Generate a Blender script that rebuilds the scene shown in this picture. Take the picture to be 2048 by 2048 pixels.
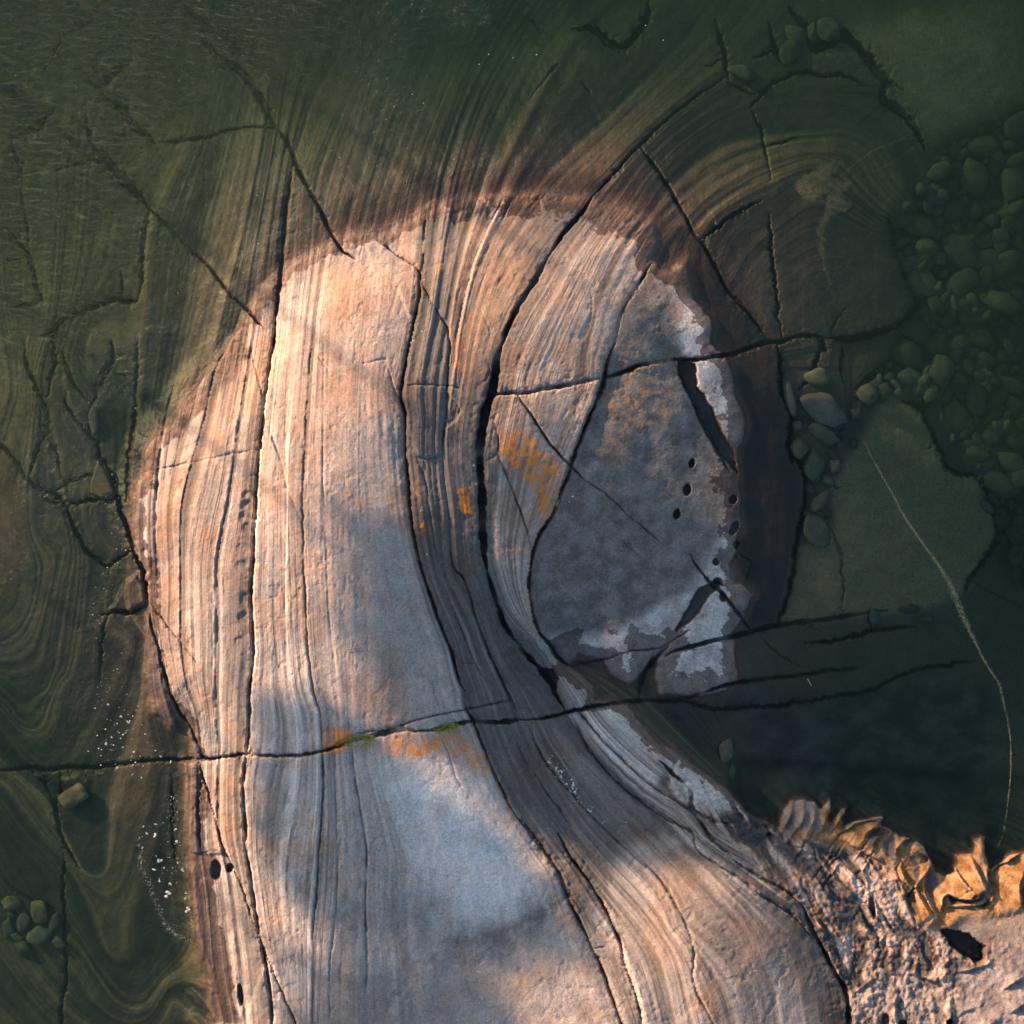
import bpy, math, random, time
import numpy as np
from mathutils import Vector
T0 = time.time()
rng = np.random.default_rng(7)
random.seed(7)
for o in list(bpy.data.objects):
    bpy.data.objects.remove(o)
scene = bpy.context.scene
COL = scene.collection

# ------------------------------------------------------------------ camera, sky, sun, exposure
# 100 photo pixels are one metre; x to the right, y up the picture, z = 0 is the lake surface
CAM_H = 60.0
cam_data = bpy.data.cameras.new('camera')
cam_data.sensor_width = 36.0
cam_data.lens = 36.0 * CAM_H / 20.48
cam_data.clip_end = 2000.0
cam = bpy.data.objects.new('camera', cam_data)
cam.location = (0, 0, CAM_H)
COL.objects.link(cam)
scene.camera = cam

SUN_AZ = math.radians(143.0)      # direction towards the sun, counter-clockwise from +x
SUN_EL = math.radians(15.0)
SUN_DIR = Vector((math.cos(SUN_AZ) * math.cos(SUN_EL), math.sin(SUN_AZ) * math.cos(SUN_EL), math.sin(SUN_EL)))
world = bpy.data.worlds.new('World')
scene.world = world
world.use_nodes = True
wn = world.node_tree
wn.nodes.clear()
sky = wn.nodes.new('ShaderNodeTexSky')
sky.sky_type = 'NISHITA'
sky.sun_disc = False
sky.sun_elevation = SUN_EL
sky.sun_rotation = math.pi / 2 - SUN_AZ
bg = wn.nodes.new('ShaderNodeBackground')
bg.inputs['Strength'].default_value = 0.10
wo = wn.nodes.new('ShaderNodeOutputWorld')
wn.links.new(sky.outputs[0], bg.inputs[0])
wn.links.new(bg.outputs[0], wo.inputs[0])

sun_data = bpy.data.lights.new('sun', 'SUN')
sun_data.energy = 5.0
sun_data.angle = math.radians(0.6)
sun_data.color = (1.0, 0.62, 0.37)
sun_data.specular_factor = 0.0
sun = bpy.data.objects.new('sun', sun_data)
sun.rotation_euler = SUN_DIR.to_track_quat('Z', 'Y').to_euler()
COL.objects.link(sun)

scene.view_settings.view_transform = 'Standard'
scene.view_settings.look = 'None'
scene.view_settings.gamma = 1.0
scene.view_settings.use_curve_mapping = False
scene.view_settings.exposure = 1.36
scene.cycles.use_denoising = True
scene.cycles.use_adaptive_sampling = True
scene.cycles.adaptive_threshold = 0.02
scene.cycles.max_bounces = 5
scene.cycles.diffuse_bounces = 2
scene.cycles.glossy_bounces = 2
scene.cycles.transparent_max_bounces = 12
scene.cycles.volume_bounces = 1

# ------------------------------------------------------------------ pixel tiles in which things were measured
def tile(ox, oy, size):
    k = size / 1932.0
    return lambda *pts: [(ox + a * k, oy + b * k) for a, b in pts]
A, B, C = tile(0, 0, 700), tile(680, 0, 700), tile(1348, 0, 700)
D, E, F = tile(0, 680, 700), tile(680, 680, 700), tile(1348, 680, 700)
G, H, I = tile(0, 1348, 700), tile(680, 1348, 700), tile(1348, 1348, 700)
LL = tile(1750, 1600, 300)
J, K, W = tile(1550, 1550, 498), tile(250, 650, 500), tile(0, 0, 2048)
P = lambda *pts: list(pts)

def wx(px): return (px - 1024.0) / 100.0
def wy(py): return (1024.0 - py) / 100.0

# ------------------------------------------------------------------ numpy helpers
_TAB = rng.random((8, 256, 256)).astype(np.float32)
_GRC = np.cos(_TAB * 6.2831853).astype(np.float32); _GRS = np.sin(_TAB * 6.2831853).astype(np.float32)
def vnoise(x, y, k=0):
    """gradient noise mapped to about 0..1"""
    x = np.asarray(x, np.float32); y = np.asarray(y, np.float32)
    x0 = np.floor(x); y0 = np.floor(y)
    fx = x - x0; fy = y - y0
    i0 = x0.astype(np.int32) & 255; j0 = y0.astype(np.int32) & 255; i1 = (i0 + 1) & 255; j1 = (j0 + 1) & 255
    sx = fx * fx * fx * (fx * (fx * 6 - 15) + 10); sy = fy * fy * fy * (fy * (fy * 6 - 15) + 10)
    c = _GRC[k % 8].ravel(); s = _GRS[k % 8].ravel()
    q = j0 * 256; r = j1 * 256
    p = q + i0; a = c[p] * fx + s[p] * fy
    p = q + i1; b = c[p] * (fx - 1) + s[p] * fy
    p = r + i0; d = c[p] * fx + s[p] * (fy - 1)
    p = r + i1; e = c[p] * (fx - 1) + s[p] * (fy - 1)
    a = a + (b - a) * sx; d = d + (e - d) * sx
    return (a + (d - a) * sy) * 0.75 + 0.5
def fbm(x, y, octv=4, k=0, gain=0.5):
    s = 0; a = 1; n = 0
    for i in range(octv):
        s = s + a * vnoise(x * 2 ** i + 17.3 * i + k * 5.1, y * 2 ** i + 9.7 * i + k * 3.3, k + i); n += a; a *= gain
    return s / n
def ridged(x, y, octv=4, k=0):
    s = 0; a = 1; n = 0
    for i in range(octv):
        v = 1 - np.abs(2 * vnoise(x * 2 ** i + 31.7 * i, y * 2 ** i + 11.3 * i, k + i) - 1)
        s = s + a * v * v; n += a; a *= 0.5
    return s / n
def sstep(a, b, x):
    t = np.clip((x - a) / (b - a), 0, 1)
    return t * t * (3 - 2 * t)
def lerp(a, b, t): return a + (b - a) * t

def smooth_line(pts, step=7.0, wob=0.0, k=0):
    """Catmull-Rom through pts, resampled about every `step` pixels, with a little natural wobble."""
    p = np.array(pts, float)
    if len(p) == 2:
        p = np.array([p[0], (p[0] + p[1]) / 2, p[1]])
    q = np.vstack([2 * p[0] - p[1], p, 2 * p[-1] - p[-2]])
    out = []
    for i in range(1, len(q) - 2):
        n = max(2, int(np.hypot(*(q[i + 1] - q[i])) / step))
        for t in np.arange(n) / n:
            a, b, c, d = q[i - 1], q[i], q[i + 1], q[i + 2]
            out.append(0.5 * (2 * b + (c - a) * t + (2 * a - 5 * b + 4 * c - d) * t * t + (3 * b - 3 * c + d - a) * t ** 3))
    out.append(p[-1])
    out = np.array(out)
    if wob:
        s = np.arange(len(out)) * step
        jag = np.random.default_rng(k).normal(size=(len(out), 2)) * (.32 if wob < 2 else .5) * wob
        out = out + jag
        out[:, 0] += wob * ((vnoise(s / 19.0, s * 0 + k * 3.7, 1) - .5) * 2 + (vnoise(s / 60.0, s * 0 + k * 1.7, 2) - .5) * 2)
        out[:, 1] += wob * ((vnoise(s / 19.0, s * 0 + k * 3.7 + 50, 3) - .5) * 2 + (vnoise(s / 60.0, s * 0 + k * 1.7 + 50, 4) - .5) * 2)
    return out

def tps_fit(pts, val, lam):
    p = np.array(pts, float) / 1000.0; v = np.array(val, float); n = len(p)
    d2 = ((p[:, None] - p[None]) ** 2).sum(2)
    Km = np.where(d2 > 0, 0.5 * d2 * np.log(d2 + 1e-12), 0) + lam * np.eye(n)
    Pm = np.hstack([np.ones((n, 1)), p])
    M = np.zeros((n + 3, n + 3)); M[:n, :n] = Km; M[:n, n:] = Pm; M[n:, :n] = Pm.T
    w = np.linalg.solve(M, np.concatenate([v, np.zeros(3)]))
    return p, w
def tps_eval(fit, X, Y):
    p, w = fit; n = len(p)
    q = np.stack([X.ravel(), Y.ravel()], 1) / 1000.0
    out = np.empty(len(q))
    for i in range(0, len(q), 8000):
        d2 = ((q[i:i + 8000, None] - p[None]) ** 2).sum(2)
        out[i:i + 8000] = (0.5 * d2 * np.log(d2 + 1e-12)) @ w[:n] + w[n] + q[i:i + 8000] @ w[n + 1:]
    return out.reshape(X.shape)

# ------------------------------------------------------------------ the grid of the bedrock (pixel coordinates)
STEP = 2.2
FL0, FL1 = -160.0, 2208.0           # finely modelled range; beyond it the grid coarsens
fine = np.arange(FL0, FL1 + .1, STEP)
def mirror(q, lo=-185.0, hi=2235.0):
    t = np.mod(q - lo, 2 * (hi - lo))
    return np.where(t > hi - lo, 2 * (hi - lo) - t, t) + lo
grow = np.cumsum(6 * 1.33 ** np.arange(19))
gx = np.concatenate([fine[0] - grow[::-1], fine, fine[-1] + grow])
gy = gx.copy()
NX = len(gx)
GX, GY = np.meshgrid(gx.astype(np.float32), gy.astype(np.float32))   # row = y
CX, CY = mirror(GX).astype(np.float32), mirror(GY).astype(np.float32)

# coarse raster used for smooth fields and soft masks
CS = 5.0
c1 = np.arange(-200, 2251, CS)
RX, RY = np.meshgrid(c1, c1)
def taps(q, c0, dc, m):
    t = np.clip((q - c0) / dc, 1, m - 2.001); i = np.clip(np.floor(t).astype(int), 1, m - 3); f = (t - i).astype(np.float32)
    w = [0.5 * (-f + 2 * f ** 2 - f ** 3), 0.5 * (2 - 5 * f ** 2 + 3 * f ** 3), 0.5 * (f + 4 * f ** 2 - 3 * f ** 3), 0.5 * (-f ** 2 + f ** 3)]
    return i, w
def up_from(cg, c0, dc):
    """bicubic resampling of a coarse square field to the fine grid"""
    cg = np.ascontiguousarray(cg, np.float32)
    i, w = taps(mirror(gx), c0, dc, cg.shape[0])
    r = sum(cg[i - 1 + k] * w[k][:, None] for k in range(4))
    r = np.ascontiguousarray(r.T)
    r = sum(r[i - 1 + k] * w[k][:, None] for k in range(4))
    return np.ascontiguousarray(r.T)
def upsample(c): return up_from(c, c1[0], CS)
def blur(c, n, times=3):
    n = max(1, int(n))
    ker = np.ones(2 * n + 1) / (2 * n + 1)
    for _ in range(times):
        p = np.pad(c, n, mode='edge')
        cs = np.cumsum(np.pad(p, ((1, 0), (0, 0))), 0); p = (cs[2 * n + 1:] - cs[:-2 * n - 1]) / (2 * n + 1)
        cs = np.cumsum(np.pad(p, ((0, 0), (1, 0))), 1); c = (cs[:, 2 * n + 1:] - cs[:, :-2 * n - 1]) / (2 * n + 1)
    return c
def inside(poly, X, Y):
    p = np.array(poly, float); res = np.zeros(X.shape, bool)
    j = len(p) - 1
    for i in range(len(p)):
        xi, yi = p[i]; xj, yj = p[j]
        if yi != yj:
            res ^= ((yi > Y) != (yj > Y)) & (X < (xj - xi) * (Y - yi) / (yj - yi) + xi)
        j = i
    return res
def poly_dist(poly, X, Y, closed=True):
    p = np.array(poly, float); d = np.full(X.shape, 1e12)
    n = len(p)
    for i in range(n if closed else n - 1):
        a = p[i]; b = p[(i + 1) % n]; e = b - a; L = e @ e + 1e-9
        t = np.clip(((X - a[0]) * e[0] + (Y - a[1]) * e[1]) / L, 0, 1)
        d = np.minimum(d, (X - a[0] - t * e[0]) ** 2 + (Y - a[1] - t * e[1]) ** 2)
    return np.sqrt(d)
_FC = {}
def fbmc(sx, sy, octv=4, k=0):
    """fbm in pixel coordinates; the slow octaves are made on the coarse raster"""
    key = (sx, sy, octv, k)
    if key not in _FC:
        tot = 0; a = 1.0; n = 0.0; fine_part = None
        acc = np.zeros(RX.shape, np.float32)
        for i in range(octv):
            f = 2.0 ** i
            args = (f / sx, 17.3 * i + k * 5.1, f / sy, 9.7 * i + k * 3.3)
            if min(sx, sy) / f >= 13:
                acc += a * vnoise(RX * args[0] + args[1], RY * args[2] + args[3], k + i)
            else:
                t = a * vnoise(CX * np.float32(args[0]) + args[1], CY * np.float32(args[2]) + args[3], k + i)
                fine_part = t if fine_part is None else fine_part + t
            n += a; a *= .5
        r = upsample(acc)
        if fine_part is not None: r = r + fine_part
        _FC[key] = (r / n).astype(np.float32)
    return _FC[key]
def soft(poly, s):
    """soft mask of a polygon on the fine grid, s = softness in pixels"""
    m = inside(poly, RX, RY).astype(np.float32)
    return np.clip(upsample(blur(m, s / CS / 1.7)), 0, 1)
def sharp(poly, edge, wob=0.0, k=0):
    """mask of a polygon with an edge of `edge` pixels, computed on the fine grid in its bounding box"""
    p = np.array(poly, float); pad = edge * 2 + 10
    i0, i1 = np.searchsorted(gx, [p[:, 0].min() - pad, p[:, 0].max() + pad]); j0, j1 = np.searchsorted(gy, [p[:, 1].min() - pad, p[:, 1].max() + pad])
    m = np.zeros(GX.shape, np.float32)
    X = GX[j0:j1, i0:i1].astype(float); Y = GY[j0:j1, i0:i1].astype(float)
    if wob:
        X = X + wob * 2 * (fbm(X / 14, Y / 14, 3, k) - .5); Y = Y + wob * 2 * (fbm(X / 14, Y / 14, 3, k + 3) - .5)
    d = poly_dist(poly, X, Y); s = np.where(inside(poly, X, Y), d, -d)
    m[j0:j1, i0:i1] = sstep(-edge, edge, s)
    return m

# ------------------------------------------------------------------ traced outlines
SHORE = P((430, 3000), (424, 2048), (420, 1946), (398, 1873), (391, 1783), (384, 1710), (377, 1656), (373, 1565), (370, 1526), (388, 1515),
    (384, 1493), (377, 1453), (357, 1430), (342, 1449), (304, 1420), (297, 1348), (297, 1314), (294, 1260), (298, 1216), (290, 1166), (275, 1126),
    (264, 1089), (263, 1042), (266, 999), (274, 970), (286, 955), (292, 905), (304, 879), (319, 865), (345, 850), (360, 820), (380, 792), (402, 762),
    (425, 742), (440, 712), (460, 683), (478, 655), (497, 625), (517, 594), (538, 565), (562, 540), (600, 517), (640, 496), (680, 478), (702, 467), (738, 466),
    (785, 464), (800, 447), (825, 440), (854, 413), (883, 404), (912, 398), (944, 394), (995, 388), (1042, 391), (1089, 384), (1137, 388), (1184, 394),
    (1223, 409), (1267, 420), (1300, 449), (1309, 482), (1301, 522), (1318, 538), (1345, 542), (1366, 529), (1377, 560), (1388, 600), (1421, 636), (1420, 690),
    (1441, 704), (1460, 735), (1466, 771), (1478, 810), (1492, 850), (1488, 872), (1474, 895), (1475, 948), (1477, 977), (1480, 1024), (1484, 1057),
    (1473, 1079), (1466, 1111), (1460, 1126), (1471, 1162), (1493, 1176), (1507, 1187), (1493, 1216), (1480, 1242), (1464, 1270), (1466, 1283),
    (1474, 1362), (1462, 1374), (1412, 1390), (1320, 1389), (1311, 1357), (1318, 1326), (1308, 1308), (1300, 1318), (1290, 1345), (1256, 1367), (1219, 1348), (1207, 1320), (1180, 1312), (1155, 1310),
    (1137, 1329), (1162, 1350), (1187, 1370), (1187, 1402), (1252, 1408), (1269, 1428), (1292, 1464), (1318, 1493), (1350, 1500), (1384, 1529),
    (1420, 1555), (1449, 1576), (1471, 1598), (1493, 1623), (1522, 1641), (1555, 1649), (1558, 1631), (1580, 1602), (1609, 1594), (1631, 1603),
    (1638, 1618), (1660, 1598), (1662, 1623), (1660, 1641), (1670, 1634), (1687, 1614), (1695, 1615), (1682, 1638), (1685, 1654), (1710, 1639),
    (1765, 1633), (1757, 1650), (1783, 1656), (1799, 1669), (1830, 1676), (1845, 1692), (1864, 1721), (1872, 1741), (1891, 1751), (1910, 1744),
    (1908, 1710), (1920, 1702), (1942, 1702), (1946, 1681), (1968, 1675), (1976, 1727), (1980, 1736), (2000, 1724), (2018, 1710), (2048, 1703),
    (2600, 1690), (2600, 3000))

# cracks: points, width px, depth m, step on the left of travel, step on the right, decay of the steps px, splits slabs?
CR = []
def crack(pts, w=4.0, dep=0.10, sl=0.0, sr=0.0, dec=40.0, split=True, wob=1.3):
    CR.append((pts, w, dep, sl, sr, dec, split, wob))

# --- the dome
C1 = A((1600, 940), (1575, 1150), (1560, 1350), (1545, 1560), (1530, 1700), (1512, 1925)) + D((1500, 100), (1480, 300), (1460, 500), (1440, 700), (1430, 900), (1420, 1050),
    (1410, 1250), (1400, 1450), (1410, 1600), (1410, 1750), (1390, 1925)) + G((1390, 200), (1375, 430), (1355, 560), (1360, 800), (1370, 950), (1400, 1150),
    (1430, 1350), (1470, 1550), (1500, 1750), (1515, 1960))
crack(C1, 7.5, 0.22, 0.0, -0.02, 30)
crack(A((1080, 120), (1150, 240), (1300, 350), (1360, 420), (1420, 520), (1500, 670)), 16, 0.30)
crack(A((1500, 670), (1580, 770), (1630, 900), (1700, 1040), (1780, 1190), (1830, 1290), (1880, 1370)) + B((30, 1400), (90, 1440)), 6, 0.22)
crack(A((480, 790), (560, 850), (640, 960), (740, 1060), (800, 1130)), 16, 0.28)
crack(A((800, 1130), (900, 1230), (1030, 1360), (1130, 1450), (1240, 1590), (1340, 1690), (1420, 1770), (1480, 1830)), 5, 0.18)
crack(D((1390, 30), (1400, 100), (1450, 270), (1480, 420), (1520, 540), (1570, 680), (1600, 810), (1640, 900), (1680, 1000)), 2.6, 0.05, split=False, wob=.8)
crack(A((850, 760), (1010, 750), (1200, 710), (1320, 680), (1430, 675), (1500, 690)), 5, 0.18)
crack(K((1270, 0), (1330, 70), (1430, 160), (1500, 240), (1600, 380)), 3, 0.05, split=False)
crack(D((1395, 0), (1360, 250), (1320, 550), (1280, 850), (1240, 1050), (1210, 1250), (1210, 1600), (1200, 1925)) + G((1210, 450), (1205, 850)), 8, 0.045, split=False, wob=.7)
crack(A((1330, 1700), (1260, 1900)) + D((1190, 170), (1130, 450), (1070, 680), (1020, 900), (1005, 1200), (1005, 1500), (1010, 1700), (1040, 1925)), 5, 0.05, 0.0, -.012, 25, split=False, wob=.7)
crack(D((950, 250), (910, 430), (890, 600), (870, 800), (860, 1000), (870, 1300)), 6, 0.05, split=False, wob=.7)
crack(D((870, 715), (1000, 690), (1150, 660), (1300, 630), (1400, 615), (1440, 600)), 3.2, 0.05, split=False, wob=.8)
crack(D((1460, 560), (1525, 548)), 2.5, 0.04, split=False)
C20 = D((1735, 0), (1720, 200), (1705, 500), (1695, 700), (1690, 900), (1695, 1200), (1705, 1450), (1712, 1650), (1745, 1925)) + G((1780, 200), (1790, 400))
crack(C20, 4, 0.05, split=False, wob=1.6)
crack(D((1690, 560), (1697, 640), (1697, 730)), 7, 0.10, split=False)
crack(D((1800, 0), (1800, 400), (1800, 700), (1815, 1100), (1830, 1500), (1880, 1925)), 2.4, 0.03, split=False, wob=.6)
crack(D((1600, 100), (1590, 500), (1600, 900), (1590, 1400), (1600, 1900)), 2.2, 0.025, split=False, wob=.5)
crack(D((820, 1455), (870, 1500), (940, 1590), (1020, 1680), (1110, 1800)), 3.6, 0.07, split=False)
C23 = D((825, 1480), (830, 1560), (870, 1680), (900, 1800), (940, 1925)) + G((940, 100), (990, 200), (1040, 270), (1080, 360), (1130, 460))
crack(C23, 6, 0.18, 0.0, -0.06, 40)
# the small scoops beside the main crack
# --- the long cross crack
C9 = G((-60, 545), (0, 545), (150, 530), (240, 545), (340, 525), (480, 530), (620, 510), (760, 490), (900, 480), (1020, 474), (1140, 465))
crack(C9, 7, 0.25)
crack(G((1100, 430), (1140, 465), (1280, 450), (1380, 435), (1560, 440), (1680, 430), (1800, 410), (1925, 370)) + H((80, 350), (160, 335)), 6.5, 0.25, 0.0, 0.03, 22)
crack(H((160, 335), (220, 318), (300, 295), (380, 295), (430, 305)), 19, 0.34, 0.02, 0.03, 25)
crack(H((430, 305), (560, 285), (700, 250), (760, 245), (860, 255), (950, 250), (1040, 245)), 9, 0.30)
crack(H((1040, 245), (1120, 238), (1200, 225), (1270, 205), (1400, 180), (1560, 160), (1660, 150), (1800, 150), (1925, 130)) + F((340, 1895), (700, 1860), (900, 1830), (1080, 1820)), 6, 0.25)
crack(H((0, 385), (-20, 380), (100, 320), (300, 280), (430, 240), (600, 200), (710, 180), (830, 160), (960, 135)), 4, 0.10, split=False)
# --- strips right of the dome
C10 = P((1000, 30), (940, 150), (900, 250), (872, 350), (857, 430), (848, 510), (840, 600)) + E((400, 0), (370, 150), (350, 330), (375, 420), (375, 600), (390, 800), (410, 1000), (440, 1180), (490, 1350),
    (560, 1550), (620, 1700), (660, 1860), (690, 1925)) + H((690, 150), (740, 250), (800, 400), (870, 570), (960, 740), (1060, 880), (1150, 1000), (1200, 1080))
crack(C10[5:20], 6, 0.16, 0.0, -0.07, 55)
crack(C10[19:], 5, 0.12, 0.0, -0.05, 45)
C11a = B((1390, 1090), (1330, 1180), (1230, 1300), (1150, 1420), (1080, 1550), (1000, 1680), (940, 1790), (890, 1925))
C11b = E((870, 120), (840, 290), (800, 420), (780, 560), (775, 700), (785, 900), (790, 1100), (810, 1250), (850, 1400), (900, 1550), (980, 1680), (1060, 1770), (1120, 1830), (1170, 1900)) + H((1180, 100), (1240, 190))
crack(C11a[:4], 8, 0.20)
crack(C11a[3:], 12, 0.34, 0.0, 0.0, 40)
crack(C11a[-1:] + C11b[:8], 19, 0.50, -0.04, 0.0, 60)
crack(C11b[7:], 10, 0.30, -0.03, 0.0, 50)
C11x = B((1390, 1090), (1480, 990), (1660, 790), (1760, 690), (1925, 550)) + C((170, 480), (290, 400), (320, 370))
crack(C11x, 5, 0.16)
C12 = B((1660, 790), (1690, 840), (1760, 940), (1850, 1090), (1925, 1220)) + C((60, 1180), (110, 1290), (160, 1350), (220, 1450), (290, 1590), (380, 1690), (460, 1790), (530, 1880))
crack(C12, 6, 0.16)
crack(E((840, 310), (950, 300), (1040, 300), (1100, 280), (1200, 265), (1320, 240), (1440, 215)), 9, 0.24, 0.0, 0.0)
crack(E((1440, 215), (1540, 190), (1660, 140), (1760, 120), (1870, 105)) + F((110, 110), (220, 95), (320, 75), (420, 40), (530, 10)) + C((600, 1880), (700, 1850), (800, 1850), (850, 1860)), 8, 0.24)
crack(E((980, 310), (1040, 400), (1100, 490), (1180, 600), (1260, 690), (1340, 770)), 5, 0.18)
crack(E((1340, 770), (1420, 820), (1500, 880), (1590, 970), (1700, 1060), (1780, 1130)), 3.2, 0.10, split=False)
C15 = B((1715, 1460), (1640, 1580), (1580, 1680), (1540, 1760), (1510, 1900)) + E((1460, 130), (1450, 220), (1410, 330), (1370, 430), (1310, 580), (1270, 690), (1220, 830), (1170, 950), (1100, 1070), (1060, 1180), (1040, 1320), (1050, 1460), (1090, 1600), (1150, 1690), (1230, 1780), (1275, 1805))
crack(C15[:5], 6, 0.10, 0.0, 0.0, 40)
crack(C15[4:], 9, 0.24, -0.12, 0.0, 45)
crack(E((870, 640), (920, 760), (970, 880), (1010, 990), (1045, 1100), (1060, 1180)), 4, 0.12)
crack(E((815, 670), (865, 630), (875, 560), (850, 440)), 5, .10, split=False)
crack(E((430, 650), (470, 760), (500, 950), (530, 1150), (580, 1350), (660, 1560), (740, 1760), (830, 1925)), 4, 0.05, 0.0, .02, 25, split=False)
crack(E((610, 1150), (640, 1260), (680, 1300), (720, 1400), (760, 1530), (820, 1700), (880, 1830), (920, 1925)) + H((940, 110), (990, 235)), 5, 0.10, 0.02, -.02, 30, split=False)
crack(E((640, 1765), (700, 1772), (800, 1782)), 3, 0.05, 0.03, 0, 20, split=False)
crack(H((950, 270), (990, 390), (1050, 510), (1120, 620), (1200, 720), (1270, 820)), 5, 0.12, split=False)
crack(H((960, 740), (1080, 880), (1180, 1030), (1260, 1180), (1330, 1290)), 6, 0.12, 0.03, -.03, 30, split=False)
crack(H((1200, 860), (1300, 1030), (1390, 1150), (1470, 1290), (1540, 1450), (1570, 1570), (1630, 1750), (1670, 1932), (1690, 2100)), 6, 0.22, 0.05, -0.05, 40)
crack(H((1200, 1080), (1280, 1260), (1350, 1400), (1400, 1500), (1450, 1620), (1510, 1780), (1560, 1932), (1600, 2100)), 6, 0.15, 0.0, -.05, 30, split=False)
crack(H((1050, 270), (1100, 420), (1200, 560), (1340, 720), (1500, 880), (1640, 1000), (1750, 1100), (1850, 1250), (1932, 1450)) + I((100, 1680), (230, 1932)), 5, 0.07, 0.03, 0, 40, split=False)
crack(H((75, 390), (90, 530), (120, 720), (150, 900), (155, 1100), (150, 1350), (155, 1600), (150, 1720)), 4.5, 0.09, split=False)
crack(G((1790, 400), (1800, 560), (1790, 700), (1785, 800), (1770, 1000), (1760, 1200), (1740, 1350), (1740, 1450)), 5, 0.11, split=False)
crack(G((1860, 400), (1870, 900), (1865, 1300), (1830, 1600), (1830, 1900)), 3, 0.05, split=False)
crack(G((1092, 470), (1150, 640), (1210, 850), (1250, 980), (1330, 1130), (1400, 1330), (1480, 1520), (1560, 1720), (1640, 1900), (1700, 2080)), 5, 0.12, 0.0, -.07, 40)
crack(G((1090, 480), (1100, 600), (1095, 720), (1098, 820), (1105, 985)), 6, 0.14, split=False)
crack(G((1060, 990), (1120, 990), (1180, 975), (1250, 978)), 5, 0.10, 0, -.05, 40)
crack(H((330, 1075), (400, 1075), (470, 1120), (540, 1170), (610, 1220)), 3, 0.04, .02, 0, 20, split=False)
crack(H((170, 960), (200, 890), (290, 870), (350, 940)), 3, 0.03, .015, 0, 20, split=False)
crack(H((560, 320), (610, 450), (650, 560), (710, 660)), 2.6, 0.04, split=False)
crack(H((490, 0), (520, 80), (550, 180)), 2.6, 0.04, split=False)
crack(H((1390, 1490), (1450, 1480)), 6, .1, 0, -.06, 30, split=False)
# right strip margins
crack(H((1270, 205), (1370, 400), (1500, 560), (1640, 680), (1800, 790), (1932, 860)) + I((130, 960), (330, 1090), (480, 1200), (640, 1310), (740, 1420), (800, 1530)), 6, 0.09, 0.02, -.03, 40, split=False)
C_R = H((1300, 190), (1420, 330), (1560, 470), (1700, 600), (1932, 750)) + I((200, 900), (350, 1030), (480, 1110), (600, 1170), (690, 1250))
crack(C_R, 6, 0.12, 0.03, -.02, 30)
crack(H((1760, 480), (1850, 560), (1932, 640)) + I((100, 740), (200, 800), (290, 820)), 9, 0.18, split=False)
crack(I((690, 1250), (740, 1380), (790, 1470), (860, 1600), (930, 1740), (940, 1932), (945, 2080)), 9, 0.26, -.02, 0)
# --- the slab that lies on the dome's top
SLAB_A = B((145, 1350), (200, 1320), (260, 1370), (340, 1420), (430, 1490), (450, 1560), (520, 1690), (580, 1790), (608, 1880)) + E((600, 100), (600, 260), (585, 480), (565, 630), (480, 658), (440, 640), (380, 470), (365, 300), (395, 80), (380, 0)) + B((400, 1800), (330, 1600), (180, 1500))
crack(B((210, 1330), (300, 1400), (430, 1490), (450, 1560), (520, 1690), (580, 1790), (608, 1880)) + E((602, 150), (598, 270), (592, 400), (580, 520), (562, 635)), 5, 0.08, 0.0, -0.05, 24, split=False)
crack(E((562, 640), (480, 662), (430, 650)), 4, .05, 0, -.04, 20, split=False)
crack(E((350, 265), (450, 255), (600, 265), (700, 290)), 3, 0.05, split=False)
crack(E((600, 300), (640, 350), (665, 400), (640, 450), (590, 490)), 3.5, 0.06, split=False)
crack(E((260, 110), (285, 200), (330, 320), (370, 410)), 2.6, 0.04, split=False)
crack(E((140, 140), (200, 128), (262, 112)), 5, 0.08, 0, 0.02, 15, split=False)
crack(B((480, 1180), (465, 1300), (455, 1420), (462, 1500)), 4, .06, split=False)
crack(B((900, 1090), (820, 1260), (760, 1410), (700, 1620), (650, 1850)) + E((640, 100), (620, 230)), 4, .05, 0, -.015, 20, split=False)
crack(B((950, 1100), (860, 1290), (790, 1440)), 3.4, .04, split=False)
crack(B((980, 1160), (1040, 1200), (1100, 1240)), 2.6, .03, split=False)
crack(B((1380, 1580), (1385, 1700), (1370, 1850)), 2.4, .025, split=False)
crack(B((780, 1730), (830, 1840), (820, 1900)), 2.4, .03, split=False)
# --- the right massive block and the pale patches
crack(F((-10, 110), (0, 130), (30, 200), (100, 350), (170, 500), (230, 600), (310, 730)), 6, .10, split=False)
crack(F((80, 1180), (150, 1280), (210, 1350), (270, 1400), (310, 1450), (370, 1530), (420, 1600)), 6, .15, split=False)
crack(F((-40, 1740), (0, 1715), (100, 1690), (200, 1665), (310, 1640), (440, 1610), (580, 1580), (760, 1560), (900, 1540), (1030, 1520), (1200, 1500)), 9, .25, split=True)
crack(E((1250, 1800), (1320, 1790), (1480, 1760), (1600, 1720), (1760, 1700), (1870, 1640), (1932, 1600)), 4, .12, split=False)
crack(W((1205, 1320), (1215, 1270), (1240, 1240), (1262, 1218)), 10, .25, split=False)
crack(E((1500, 1000), (1540, 1080), (1600, 1150), (1690, 1220)), 3, .04, .02, 0, 25, split=False)
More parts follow.
